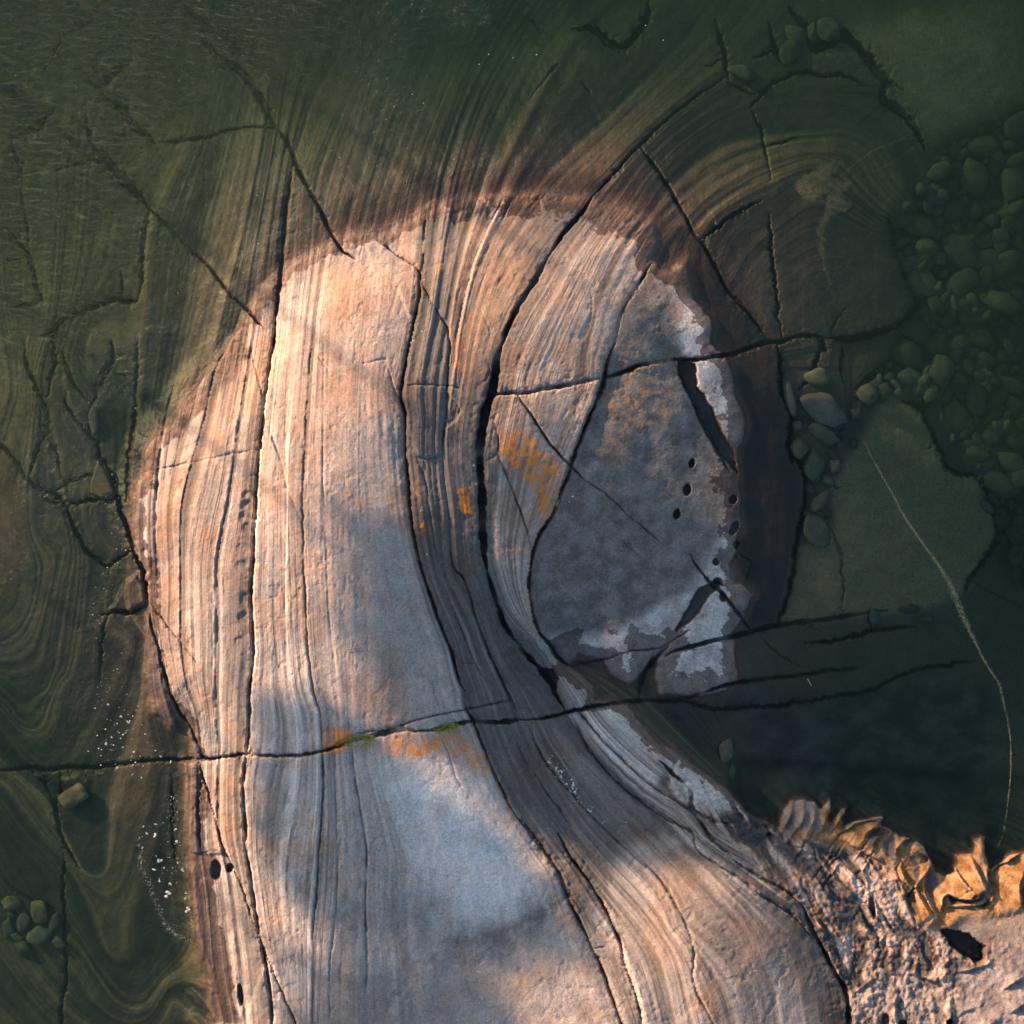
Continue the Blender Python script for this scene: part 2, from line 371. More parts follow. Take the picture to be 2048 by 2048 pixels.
# --- submerged, upper left
UNDER = len(CR)
crack(A((0, 720), (60, 715), (150, 670), (240, 580)), 13, .25)
crack(A((20, 740), (30, 800), (55, 870), (75, 940)), 6, .15)
crack(A((0, 970), (75, 940)), 8, .2)
crack(A((270, 910), (330, 888), (400, 885), (460, 860), (530, 850), (560, 850)), 5, .14)
crack(A((430, 580), (450, 680), (470, 760), (490, 800)), 9, .2)
crack(A((690, 280), (590, 360), (500, 430), (460, 400)), 20, .32)
crack(A((530, 480), (570, 530), (640, 580), (680, 650), (760, 700), (830, 760)), 14, .28)
crack(A((300, 140), (400, 70), (460, 20), (500, -60)), 16, .22)
crack(A((300, 140), (250, 230), (200, 330)), 10, .15)
crack(A((0, 1240), (40, 1290), (110, 1370), (135, 1430), (150, 1500), (170, 1580), (200, 1650)), 7, .2)
crack(A((200, 1650), (130, 1665), (90, 1665), (40, 1685)), 6, .15)
crack(A((0, 1420), (40, 1410), (100, 1395)), 7, .15)
crack(A((70, 960), (85, 1100), (100, 1200), (125, 1300), (120, 1370)), 3.5, .08)
crack(A((200, 1850), (250, 1830), (340, 1750), (430, 1710), (550, 1660), (640, 1640), (720, 1660), (760, 1600)), 9, .22)
crack(A((760, 1600), (765, 1450), (775, 1280), (800, 1130)), 10, .16, 0.0, 0.03, 40)
crack(A((640, 1480), (650, 1560), (650, 1640)), 6, .1)
# --- submerged, left
crack(D((320, 60), (330, 90), (370, 200), (440, 310), (480, 365)), 6, .2)
crack(D((480, 365), (540, 200), (600, 60), (600, 0)), 14, .18, 0, -.05, 40)
crack(D((270, -30), (275, 100), (255, 200), (240, 310)), 6, .14)
crack(D((100, 0), (115, 110), (180, 250), (230, 380), (235, 500), (190, 570), (160, 660), (150, 740)), 6, .15)
crack(D((230, 540), (270, 590), (300, 680), (315, 750), (350, 800)), 5, .12)
crack(D((340, 280), (350, 360), (430, 470), (500, 550), (522, 570)), 5, .14)
crack(D((480, 365), (470, 420), (480, 500), (510, 555)), 5, .12)
CEDGE = D((525, 545), (522, 610), (560, 680), (610, 800), (650, 920), (690, 1015), (740, 1170), (790, 1310), (820, 1455))
crack(CEDGE, 8, .28, 0, 0, 50)
crack(D((-60, 540), (0, 590), (70, 680), (110, 750), (190, 810), (280, 850), (340, 900), (380, 1000), (440, 1130), (500, 1200), (580, 1250), (640, 1210), (720, 1170)), 7, .2)
crack(D((280, 840), (340, 800), (430, 760), (510, 740)), 7, .16)
crack(D((360, 900), (440, 890), (500, 878), (610, 872)), 7, .16)
crack(D((200, 820), (240, 890), (340, 905)), 4, .08)
crack(D((740, 0), (735, 250), (725, 430), (700, 650), (690, 900)), 9, .10, .0, -.05, 60)
crack(D((555, 1520), (600, 1500), (700, 1510), (760, 1490), (815, 1460)), 7, .2, 0, 0)
crack(D((600, 1500), (560, 1600), (540, 1900)), 5, .06, 0, .03, 30)
crack(G((310, 530), (315, 620), (310, 715), (280, 725), (300, 830), (330, 950), (420, 1090)), 6, .15)
crack(G((310, 715), (280, 725)), 5, .1)
crack(G((150, 540), (210, 600), (270, 720)), 6, .12)
crack(G((330, 1000), (325, 1200), (330, 1500), (340, 1700), (320, 1850), (310, 2080)), 5, .10)
crack(G((0, 1150), (60, 1220), (200, 1300), (320, 1340)), 5, .05)
crack(G((940, 560), (945, 700), (940, 900), (960, 1100)), 6, .08)
# --- submerged, upper right
crack(B((1040, 30), (1100, 110)), 9, .16)
crack(B((1290, 110), (1400, 110), (1460, 160), (1500, 200), (1570, 225), (1640, 160), (1700, 80), (1715, -60)), 16, .28)
crack(B((1160, 390), (1200, 330), (1050, 520)), 5, .05)
crack(B((1350, 430), (1395, 480)), 7, .12)
crack(C((250, 60), (280, 190), (300, 280), (300, 350), (320, 400)), 8, .16)
crack(C((550, 90), (570, 160), (590, 250), (620, 300), (660, 330)), 14, .25)
crack(C((200, 340), (300, 280)), 10, .15)
crack(C((460, 280), (540, 260), (590, 220)), 12, .18)
crack(C((670, 0), (710, 60), (750, 110), (800, 200), (870, 200), (950, 150), (1040, 220), (1120, 310), (1200, 400), (1300, 465)), 24, .38, 0.0, 0.0)
crack(C((1180, 400), (1190, 510), (1290, 590), (1370, 680), (1420, 790)), 17, .34, 0.0, -.1, 80)
crack(C((440, 570), (490, 510), (560, 430), (650, 380), (740, 355), (800, 380), (870, 390), (940, 375), (1030, 410), (1090, 445)), 6, .18)
crack(C((310, 420), (400, 470), (480, 505)), 5, .14)
crack(C((450, 580), (490, 690), (510, 800), (540, 920), (550, 980)), 4.5, .10)
crack(C((510, 800), (610, 770), (720, 730)), 4.5, .08, .0, .03, 20)
crack(C((150, 1320), (220, 1260), (350, 1170), (490, 1100)), 6, .14, .03, 0, 40)
crack(C((530, 1180), (545, 1380), (565, 1550), (575, 1700), (600, 1870)), 5, .12)
CSL = C((1190, 1180), (1250, 1280), (1290, 1450), (1340, 1560), (1385, 1640), (1350, 1710), (1240, 1800), (1100, 1840), (980, 1860), (870, 1860))
crack(CSL, 15, .30, -.18, 0.0, 90)
crack(C((870, 1840), (910, 1770), (960, 1700)), 7, .12)
crack(C((800, 1850), (840, 1932)) + F((830, 0), (780, 160), (740, 230), (690, 270)), 8, .16)
crack(F((950, 0), (940, 120), (950, 230)), 7, .12)
crack(F((1290, 60), (1200, 130), (1100, 200), (1020, 260)), 16, .28)
# --- submerged, right
FED = F((580, 20), (595, 250), (650, 430), (640, 620), (720, 700), (730, 900), (680, 1150), (640, 1400), (575, 1585))
crack(FED, 9, .20, -.20, 0.0, 70)
crack(F((740, 1680), (870, 1670), (950, 1660), (1080, 1620), (1200, 1600), (1360, 1590)), 7, .2)
crack(F((1100, 1510), (1110, 1590), (1150, 1600)), 6, .15)
crack(F((880, 1040), (930, 1180), (950, 1350), (940, 1520)), 5, .06)
FSAND = F((1290, 330), (1390, 380), (1480, 560), (1560, 720), (1740, 780), (1790, 930), (1835, 1080), (1740, 1230), (1650, 1330), (1640, 1410))
crack(FSAND, 10, .16, -.15, 0.0, 80)
crack(F((1200, 1900), (1350, 1830), (1500, 1810), (1690, 1780)), 5, .14)
crack(I((0, 160), (60, 150), (200, 195), (350, 195), (600, 180), (900, 140), (1100, 100), (1300, 10)), 6, .15)
crack(F((480, 1620), (520, 1680), (620, 1760), (760, 1830)), 3, .05)
crack(I((1860, 430), (1932, 470)), 5, .08)

# ------------------------------------------------------------------ the foliation: u is constant along each band of the gneiss
GUIDES = [
    (320, A((1360, 300), (1290, 700), (1190, 1150), (1090, 1500), (1010, 1850)) + D((950, 250), (910, 430), (890, 600), (870, 800), (860, 1000), (870, 1300), (880, 1600), (930, 1900))),
    (365, A((1480, 400), (1440, 800), (1360, 1250), (1260, 1700)) + D((1190, 170), (1130, 450), (1070, 680), (1020, 900), (1005, 1200), (1005, 1500), (1010, 1700), (1040, 1925)) + G((1080, 200), (1110, 450), (1110, 700), (1110, 950), (1150, 1200), (1180, 1600), (1250, 1932))),
    (440, A((1600, 480), (1530, 900), (1460, 1350), (1410, 1750)) + D((1360, 250), (1320, 550), (1280, 850), (1240, 1050), (1210, 1250), (1210, 1600), (1200, 1925)) + G((1210, 450), (1205, 850), (1260, 1100), (1300, 1400), (1330, 1700), (1350, 1932))),
    (515, A((1830, 280), (1710, 520), (1640, 760)) + C1),
    (615, P((760, 60), (705, 250), (655, 450), (632, 620)) + C20 + G((1795, 560), (1790, 800), (1760, 1200), (1740, 1450), (1730, 1932))),
    (700, P((860, 60), (780, 280), (725, 480), (704, 700), (694, 900), (694, 1100), (700, 1300)) + H((75, 390), (90, 530), (120, 720), (150, 900), (155, 1100), (150, 1350), (155, 1600), (150, 1900))),
    (755, H((400, 0), (460, 300), (540, 560), (640, 800), (740, 1050), (800, 1300), (830, 1600), (840, 1932))),
    (800, C10 + H((1280, 1260), (1350, 1400), (1450, 1620), (1510, 1780), (1570, 1932))),
    (880, P((1230, 20), (1160, 120), (1100, 220), (1042, 319), (1006, 391), (977, 453), (955, 507), (934, 580), (915, 688)) + E((620, 230), (590, 480), (590, 700), (620, 950), (640, 1260), (680, 1350), (760, 1530), (820, 1700), (880, 1830)) + H((940, 110), (990, 250), (1120, 520), (1230, 700), (1350, 860), (1500, 1020), (1640, 1160), (1770, 1330), (1900, 1550), (1980, 1800), (2010, 1932))),
    (960, P((1640, -20), (1560, 50)) + C11x[::-1] + C11a[1:] + C11b + H((1330, 330), (1470, 500), (1640, 660), (1850, 800)) + I((100, 900), (300, 1050), (480, 1190), (640, 1310), (740, 1420), (800, 1530), (850, 1680), (880, 1900))),
    (900, I((0, 1350), (130, 1500), (250, 1700), (330, 1960))),
    (920, H((1150, 250), (1300, 480)) + I((220, 1300), (350, 1480), (450, 1700), (500, 1960))),
    (940, H((1210, 230), (1390, 460)) + I((300, 1150), (400, 1250), (560, 1450), (650, 1650), (700, 1960))),
    (1000, E((850, 1000), (870, 1250), (940, 1450), (1040, 1600), (1140, 1720)) + H((1350, 220), (1450, 350), (1580, 480), (1720, 600), (1932, 740)) + I((200, 880), (400, 1000), (600, 1150))),
    (1040, P((1900, 420), (1850, 300), (1780, 220), (1700, 190), (1600, 185), (1500, 210), (1400, 265), (1318, 340), (1260, 427), (1202, 507)) + E((1200, 50), (1130, 250), (1080, 500), (1000, 800), (970, 1000), (950, 1150), (960, 1300))),
    (1090, P((1760, 360), (1725, 305), (1680, 287), (1600, 292), (1500, 327), (1420, 377), (1360, 432), (1310, 489)) + C15[1:]),
    (1130, P((1690, 350), (1640, 320), (1560, 345), (1480, 385), (1420, 430), (1385, 480))),
    (1160, P((1560, 420), (1480, 480), (1440, 560))),
    (1180, P((1250, 800), (1200, 1000), (1200, 1150), (1260, 1250))),
    (1260, P((1440, 750), (1460, 900), (1470, 1050), (1440, 1200))),
    (1350, P((1640, 600), (1640, 900), (1620, 1150), (1560, 1400))),
    (1500, P((1950, 600), (1950, 1000), (1900, 1350), (1800, 1550))),
    (250, A((1110, 300), (1000, 750), (860, 1050), (790, 1250), (770, 1550)) + D((740, 0), (735, 250), (720, 430), (700, 650), (690, 900))),
    (160, A((560, 300), (430, 800), (400, 1100), (370, 1450), (290, 1850)) + D((250, 150), (250, 400))),
    (100, A((310, 550), (300, 950), (285, 1300), (260, 1700)) + D((200, 100))),
    (40, A((60, 1000), (90, 1500), (100, 1850)) + D((100, 300))),
    (150, D((250, 1050), (290, 940), (340, 970), (375, 1150), (350, 1300), (310, 1500), (270, 1750), (230, 1925)) + G((170, 60), (80, 110), (0, 50))),
    (180, D((370, 930), (400, 1050), (430, 1250), (410, 1500), (380, 1700), (340, 1850)) + G((300, 50), (240, 200), (200, 290), (150, 315), (70, 280), (0, 180))),
    (215, D((600, 1250), (540, 1350), (520, 1600), (500, 1850)) + G((480, 100), (430, 250), (330, 430), (230, 510), (120, 440), (0, 300))),
    (250, D((800, 1650), (780, 1850)) + G((790, 0), (760, 200), (700, 430), (650, 560), (600, 720), (590, 900), (560, 1100), (490, 1130), (420, 1080), (330, 900), (200, 680), (0, 520))),
    (285, G((960, 480), (940, 560), (900, 800), (780, 1130), (720, 1350), (690, 1560), (640, 1605), (560, 1550), (450, 1250), (330, 1050), (150, 850), (0, 640))),
    (330, G((1090, 1480), (1060, 1560), (1000, 1640), (920, 1690), (870, 1740), (800, 1830), (720, 1860), (600, 1790), (400, 1500), (200, 1350), (0, 1000))),
    (380, G((1130, 1932), (1050, 1850), (960, 1780), (900, 1850), (850, 1932), (700, 2010), (500, 1932), (300, 1750), (0, 1400))),
    (60, D((20, 900), (60, 1100), (60, 1300), (20, 1450))),
]
gp, gv = [], []
for uval, pts in GUIDES:
    line = smooth_line(pts, 34.0)
    for q in line:
        gp.append(q); gv.append(uval)
gp = np.array(gp); gv = np.array(gv, float)
keep = np.ones(len(gp), bool)
for i in range(len(gp)):        # drop near-coincident samples
    if keep[i]:
        d = np.hypot(*(gp[i + 1:] - gp[i]).T) < 7
        keep[i + 1:][d] = False
ufit = tps_fit(gp[keep], gv[keep], 6e-5)
cu = np.arange(-200, 2251, 10.0)
UX, UY = np.meshgrid(cu, cu)
uc = tps_eval(ufit, UX, UY)
U = up_from(uc, cu[0], 10.0)
U = U + 1.6 * (fbmc(130, 130, 3, 2) - .5) * 2
print('u field', round(time.time() - T0, 1))

# ------------------------------------------------------------------ heights
sd = poly_dist(SHORE, RX, RY); sd = np.where(inside(SHORE, RX, RY), sd, -sd)
SD = upsample(sd)
SD = SD + 8.0 * (fbmc(34, 34, 5, 1) - .5) * 2
LAND = [(300, 1000, .25), (330, 1300, .22), (400, 750, .15), (420, 1000, .50), (430, 1300, .46), (430, 1700, .36), (470, 1950, .28), (560, 640, .3), (560, 900, .78), (560, 1200, .74),
    (560, 1500, .66), (560, 1900, .6), (700, 520, .30), (700, 700, .80), (720, 950, 1.06), (720, 1200, .95), (720, 1400, .82), (740, 1600, .80), (740, 1900, .72), (860, 480, .22), (880, 650, .66),
    (880, 900, .95), (900, 1150, .84), (900, 1350, .75), (900, 1600, .72), (950, 1900, .66), (1050, 450, .18), (1060, 600, .62), (1060, 750, .82), (1050, 950, .80), (1020, 1150, .66), (1150, 480, .2),
    (1200, 560, .42), (1200, 700, .62), (1200, 850, .66), (1200, 1000, .52), (1150, 1200, .30), (1280, 520, .08), (1300, 700, .36), (1350, 900, .28), (1380, 1050, .18), (1300, 1200, .13), (1400, 1200, .08),
    (1200, 1290, .08), (1400, 1330, .10), (1100, 1330, .25), (1050, 1500, .55), (1150, 1450, .32), (1250, 1550, .36), (1150, 1700, .66), (1200, 1900, .78), (1400, 1620, .4), (1450, 1750, .98), (1500, 1900, 1.15),
    (1600, 1720, .4), (1700, 1750, .45), (1700, 1900, .5), (1850, 1850, .5), (1980, 1900, .5), (2000, 1760, .3), (1650, 2020, .85), (1420, 800, .10), (1400, 650, .08), (1000, 2100, .8), (500, 2100, .4), (1800, 2100, .7), (2120, 2000, .7)]
BED = [(100, 100, -1.25), (400, 50, -1.3), (700, 50, -1.4), (1000, 50, -1.3), (1300, 60, -.9), (1500, 200, -.75), (1700, 100, -.9), (2000, 100, -1.05), (1950, 600, -.95), (2000, 1000, -.9), (1800, 1100, -.55),
    (1900, 1400, -.62), (1600, 1400, -.5), (1700, 1500, -.6), (1400, 1480, -.35), (1600, 600, -.32), (1500, 450, -.22), (1650, 400, -.42), (1750, 300, -.8), (1550, 900, -.14), (1540, 700, -.12), (1600, 1100, -.3), (1300, 300, -.28),
    (1100, 250, -.42), (900, 250, -.5), (700, 300, -.42), (550, 400, -.28), (400, 600, -.35), (250, 500, -.6), (100, 500, -.8), (50, 800, -.55), (200, 850, -.5), (230, 1100, -.3), (100, 1200, -.42), (240, 1350, -.25),
    (100, 1500, -.5), (250, 1600, -.35), (330, 1800, -.45), (150, 1800, -.6), (50, 2000, -.6), (300, 2000, -.5), (1500, 1150, -.10), (1560, 1250, -.3), (1440, 560, -.06), (1800, 1620, -.5), (1650, 1560, -.35), (2040, 1600, -.6)]
lf = tps_fit([(a, b) for a, b, c in LAND], [c for a, b, c in LAND], 1e-3)
bf = tps_fit([(a, b) for a, b, c in BED], [c for a, b, c in BED], 1e-3)
land = up_from(tps_eval(lf, UX, UY), cu[0], 10.0)
bed = up_from(tps_eval(bf, UX, UY), cu[0], 10.0)
land = np.clip(land, .05, 1.3); bed = np.clip(bed, -1.9, -.06)
d_in = np.maximum(SD, 0); d_out = np.maximum(-SD, 0)
rim = 0.085 * (1 - np.exp(-d_in / (10 + 22 * fbmc(120, 120, 3, 6))))
h_in = rim + np.maximum(land - .085, 0) * sstep(0, 130, d_in)
gentle = np.clip(upsample(blur((RY < 560).astype(float) * (RX > 380), 12)), 0, 1)      # the rock runs out gently at the top, steeply elsewhere
h_out = -(lerp(.17, .07, gentle) * (1 - np.exp(-d_out / lerp(6.0, 14.0, gentle))) - np.minimum(bed + lerp(.17, .07, gentle), 0) * sstep(6, lerp(62, 135, gentle), d_out))
bayedge = soft(J((-300, -100), (2400, 100), (2400, 1150), (1300, 900), (-300, 450)), 20)
h_out = h_out - .28 * bayedge * (1 - np.exp(-d_out / 3.0))
h = np.where(SD > 0, h_in, h_out)
emer = sstep(-8, 14, SD) * (1 - bayedge) + sstep(-2, 4, SD) * bayedge

# pools and holes in the rock
POOLS = [(F((15, 110), (110, 130), (130, 260), (210, 380), (260, 500), (330, 610), (350, 740), (250, 620), (170, 480), (100, 350), (30, 200)), -.16),
    (F((240, 1320), (265, 1350), (200, 1400), (140, 1500), (70, 1570), (10, 1605), (80, 1470), (140, 1370), (190, 1355)), -.12),
    (E((1085, 1810), (1170, 1822), (1195, 1870), (1190, 1932), (1150, 1900)), -.10),
    (J((1270, 1180), (1400, 1190), (1490, 1230), (1590, 1310), (1610, 1420), (1560, 1440), (1440, 1380), (1340, 1290)), -.10),
    (F((300, 1240), (360, 1180), (430, 1220), (400, 1330), (340, 1345), (310, 1300)), -.05)]
pool_mask = np.zeros(GX.shape, np.float32)
for k, (poly, z) in enumerate(POOLS):
    m = sharp(poly, 3.5, 5.0, k)
    h = lerp(h, z, m); pool_mask = np.maximum(pool_mask, m)
HOLES = [(F((95, 680))[0], 6, 10, .25), (F((70, 825))[0], 8, 12, .2), (F((12, 960))[0], 7, 11, .25), (F((325, 880))[0], 8, 9, .3), (F((330, 1040))[0], 8, 15, .5), (F((342, 1130))[0], 6, 8, .2), (F((230, 1225))[0], 6, 7, 0),
    (F((240, 1330))[0], 8, 7, 0), (F((270, 1420))[0], 7, 9, 0), (G((1195, 1080))[0], 10, 20, 0), (G((1275, 1065))[0], 7, 10, .4), (G((1330, 1765))[0], 5, 22, -.1), (J((735, 1000))[0], 6, 22, -.15), (J((1320, 1880))[0], 6, 7, 0), (J((830, 1860))[0], 8, 12, 0), (J((960, 1900))[0], 9, 10, .4)]
hole_mask = np.zeros(GX.shape, np.float32)
for (cx, cy), rx, ry, rot in HOLES:
    dx = GX - cx; dy = GY - cy
    a = dx * math.cos(rot) + dy * math.sin(rot); b = -dx * math.sin(rot) + dy * math.cos(rot)
    r = np.sqrt((a / rx) ** 2 + (b / ry) ** 2) + .3 * (fbmc(12, 12, 2, 5) - .5)
    m = 1 - sstep(.75, 1.15, r)
    h = h - .14 * m; hole_mask = np.maximum(hole_mask, m)
# little scoops along the main crack
for cx, cy, r_, dp in [K((975, 1330))[0] + (14, .03), K((970, 1405))[0] + (15, .045), K((955, 1490))[0] + (15, .03), K((970, 1570))[0] + (12, .03), K((930, 1730))[0] + (14, .02), K((920, 1860))[0] + (13, .02), D((1370, 1420))[0] + (13, .025), D((1360, 1530))[0] + (14, .03), D((1340, 1660))[0] + (12, .02)]:
    dx = GX - cx; dy = GY - cy
    r = np.sqrt(dx * dx + dy * dy) / r_ + .45 * (fbmc(11, 11, 3, 4) - .5)
    h = h - dp * (1 - sstep(.6, 1.1, r)) * (1.0 + .5 * np.clip(-dy / r_, -1, 1))
# shallow hollows of the dome
for cx, cy, rx, ry, dp in [(370, 1090, 60, 80, .03), (560, 1330, 60, 70, .03), (930, 1760, 200, 40, -.03), (1060, 1700, 120, 30, .05), (640, 1000, 80, 100, -.03), (760, 850, 60, 50, -.03), (1010, 540, 80, 40, .02), (1150, 620, 70, 60, -.03)]:
    h = h - dp * np.exp(-(((GX - cx) / rx) ** 2 + ((GY - cy) / ry) ** 2)) * emer

# contorted rock in the lower right corner
CRUMBLE = I((345, 695), (480, 815), (570, 835), (700, 900), (900, 960), (1040, 960), (1210, 1060), (1240, 1200), (1300, 1330), (1480, 1420), (1560, 1560), (1932, 1400), (2200, 1400), (2200, 2200), (930, 2200), (945, 1932), (930, 1760), (860, 1610), (760, 1440), (690, 1270), (560, 1180), (420, 1000), (250, 860), (-100, 600), (0, 470))
FOLDS = I((570, 830), (580, 780), (640, 700), (780, 700), (960, 735), (1150, 788), (1250, 885), (1372, 945), (1440, 1085), (1550, 1095), (1545, 985), (1650, 918), (1712, 900), (1740, 1070), (1850, 995), (2200, 960), (2200, 1280), (1932, 1280), (1750, 1330), (1600, 1320), (1480, 1410), (1330, 1340), (1240, 1200), (1210, 1060), (1040, 960), (900, 960), (700, 900))
m_crumb = soft(CRUMBLE, 16); m_fold = soft(FOLDS, 12)
m_crumb = np.clip(m_crumb - m_fold, 0, 1)
ca, sa = math.cos(math.radians(58)), math.sin(math.radians(58))
lu = CX * ca + CY * sa; lv = -CX * sa + CY * ca
warp = 14 * (fbmc(40, 40, 3, 6) - .5)
rg = .5 + 1.6 * (.55 * fbm((lv + 2 * warp) / 36, lu / 120, 3, 4) + .45 * fbm((lv + warp) / 13, lu / 85, 3, 2) - .5)
rg2 = .5 + 1.6 * (.6 * fbm((CX + 2 * warp) / 38, CY / 60, 4, 1) + .4 * fbm((CX + warp) / 13, CY / 40, 3, 5) - .5)
south = sstep(1830, 1900, GY)
smoothland = soft(J((1380, 1480), (1620, 1450), (1700, 1250), (1980, 1100), (2600, 1000), (2600, 2600), (1400, 2600)), 14)
h = h + m_crumb * emer * (1 - .65 * smoothland) * ((lerp(rg, rg2, south) - .5) * .11 + (fbmc(10, 10, 3, 3) - .5) * .08)
LAYERS = [J((60, 430), (110, 330), (140, 210)), J((150, 430), (210, 330), (225, 220)), J((250, 440), (300, 330), (310, 230)), J((330, 440), (395, 330), (430, 195)), J((440, 420), (495, 350), (510, 290), (560, 245)), J((500, 440), (640, 360), (830, 325)), J((680, 500), (720, 430), (800, 395), (910, 400)),
    J((740, 580), (760, 500), (850, 440), (915, 420)), J((930, 680), (940, 560), (1000, 495), (1090, 500), (1150, 560), (1165, 610)), J((1090, 580), (1190, 640), (1210, 680), (1160, 760), (1150, 860), (1180, 960), (1230, 1080)), J((960, 700), (1000, 800), (1080, 880), (1150, 1000), (1210, 1090)), J((1390, 620), (1400, 730), (1470, 830), (1530, 900)),
    J((1510, 600), (1560, 740), (1610, 860), (1600, 930)), J((1600, 500), (1640, 620), (1640, 800), (1650, 900)), J((1260, 1060), (1280, 950), (1330, 910), (1420, 950), (1550, 940), (1620, 880)), J((1320, 1010), (1480, 1000), (1600, 985), (1660, 960)), J((1680, 980), (1660, 850), (1700, 720), (1820, 640), (1932, 600)), J((1890, 1000), (1880, 850), (1932, 720)),
    J((0, 400), (200, 480), (420, 600), (640, 800), (720, 900)), J((-150, 340), (0, 470), (200, 570), (420, 740), (620, 940)), J((450, 480), (600, 540), (780, 640), (910, 680)), J((560, 640), (680, 760), (710, 880)), J((330, 690), (400, 860), (520, 1050), (560, 1250)), J((720, 880), (760, 1000), (780, 1100)), J((900, 680), (980, 900), (1040, 1080), (1060, 1300)), J((620, 1000), (700, 1180), (820, 1300)), J((200, 960), (330, 1130), (440, 1350), (560, 1560)),
    J((600, 1650), (760, 1540), (960, 1500), (1180, 1560), (1320, 1620)), J((760, 1620), (780, 1750), (830, 1860)), J((930, 1650), (900, 1800), (940, 1932)), J((1090, 1170), (1110, 1320), (1180, 1480)), J((1300, 1620), (1330, 1780), (1300, 1932)), J((1380, 1500), (1600, 1440), (1760, 1330)), J((1420, 1800), (1600, 1720), (1932, 1500)), J((1500, 1932), (1700, 1860), (1932, 1700))]
edge_line = np.full(GX.shape, 99.0, np.float32)
for k, pts in enumerate(LAYERS):
    p = smooth_line(pts, 4.5, 1.0, k + 500); pad = 46
    i0, i1 = np.searchsorted(gx, [p[:, 0].min() - pad, p[:, 0].max() + pad]); j0, j1 = np.searchsorted(gy, [p[:, 1].min() - pad, p[:, 1].max() + pad])
    q = np.s_[j0:j1, i0:i1]; X = GX[q] + 7 * (fbmc(30, 30, 3, 1)[q] - .5); Y = GY[q] + 7 * (fbmc(30, 30, 3, 3)[q] - .5)
    best = np.full(X.shape, 1e9); sid = np.zeros_like(best); along_t = np.zeros_like(best)
    for s_ in range(len(p) - 1):
        a_, b_ = p[s_], p[s_ + 1]; e_ = b_ - a_; t_ = np.clip(((X - a_[0]) * e_[0] + (Y - a_[1]) * e_[1]) / (e_ @ e_ + 1e-9), 0, 1)
        dx = X - a_[0] - t_ * e_[0]; dy = Y - a_[1] - t_ * e_[1]; dd = np.hypot(dx, dy); bt = dd < best
        best = np.where(bt, dd, best); sid = np.where(bt, dx * SUN_DIR.x - dy * SUN_DIR.y, sid); along_t = np.where(bt, s_ + t_, along_t)
    fade = sstep(0, 5, along_t) * sstep(0, 5, len(p) - 1 - along_t) * .7 + .3
    wdt = 20 if k < 18 else 26
    lit_side = np.exp(-best / wdt); drop = -.5 * np.exp(-best / 6.0)
    amp = (.11 if k < 18 else .075 * sstep(.38, .62, fbmc(60, 60, 3, 5)[q])) * (.7 + .6 * fbmc(40, 40, 3, 2)[q])
    h[q] += amp * fade * np.where(sid > 0, lit_side, drop + (1 - drop * 0) * np.clip(1 - best / 2.5, 0, 1)) * emer[q]
    edge_line[q] = np.minimum(edge_line[q], np.where(sid < 0, best, 99))
for poly, z_ in [(LL((920, 1200), (1180, 1250), (1390, 1130), (1440, 1260), (1380, 1350), (950, 1320)), .06), (LL((340, 1180), (470, 1170), (570, 1490), (420, 1420), (250, 1010)), .10), (LL((1420, 890), (1500, 900), (1450, 1180), (1410, 1160)), .05), (LL((80, 560), (240, 390), (250, 700), (150, 720)), .05), (LL((1850, 1180), (1960, 950), (1960, 1300), (1870, 1370)), .08)]:
    h = h - z_ * sharp(poly, 4.0, 2, 2)
h = h + ( m_fold * .10 * (1 - np.exp(-d_in / 5.0))) * emer

# bands stand proud or are worn back: relief follows the foliation
def band(scale, k, along=700.0, sharpn=.32):
    n = vnoise(U / scale + 40 * k, CX / along + CY / along * .7, k)
    return sstep(.5 - sharpn, .5 + sharpn, n)
bands_a, bands_b, bands_c = band(30, 1), band(11, 2, 500), band(4.5, 3, 300)
massive = np.clip(soft(E((1440, 230), (1870, 105), (1932, 200), (2100, 500), (2250, 850), (2250, 1500), (2000, 1760), (1320, 1760), (1230, 1760), (1100, 1580), (1060, 1350), (1080, 1180), (1230, 900), (1300, 700)), 16), 0, 1)
massive = np.maximum(massive, soft(B((1700, 1500), (1560, 1700), (1510, 1932)) + E((1450, 230), (1870, 105), (2000, 0)) + P((1420, 690), (1350, 560)), 14))
massive = np.maximum(massive, soft(P((1330, 520), (1400, 520), (1510, 700), (1520, 900), (1530, 1260), (1500, 1420), (1290, 1420), (1200, 1390), (1180, 1290), (1300, 1200), (1400, 900), (1380, 700)), 10))
right_bed = sstep(1380, 1520, GX) * sstep(470, 620, GY + .25 * (GX - 1500)) * (1 - sstep(1560, 1600, GY))
corner = soft(J((930, 620), (2600, 600), (2600, 2600), (600, 2600), (700, 1500)), 14)
bandy = 1 - np.clip(massive + right_bed + m_crumb * .8 + corner * emer, 0, 1)
ledgy = np.exp(-((U - 850) / 60) ** 2)                       # the slaty strip beside the deep channel
h = h + bandy * ((bands_a - .5) * .012 + (bands_b - .5) * .009 + (bands_c - .5) * .004) * (1 + 2.2 * ledgy)
h = h + (fbmc(170, 170, 4, 3) - .5) * .14 * lerp(1.3, .8, emer) * sstep(0, 60, np.abs(SD))
h = h + (fbmc(14, 14, 4, 4) - .5) * lerp(.014, .012, np.clip(massive + right_bed, 0, 1))
REG1 = P((1800, 425), (1866, 360), (1908, 275), (2060, 200), (2160, 200), (2160, 1180), (2060, 1180), (1995, 1060), (1970, 930), (1900, 850), (1825, 775), (1745, 815), (1760, 740), (1810, 680), (1850, 590), (1800, 510))
m_cob = soft(REG1, 22) * sstep(.3, .55, fbmc(90, 90, 3, 6))
h = h - .22 * m_cob
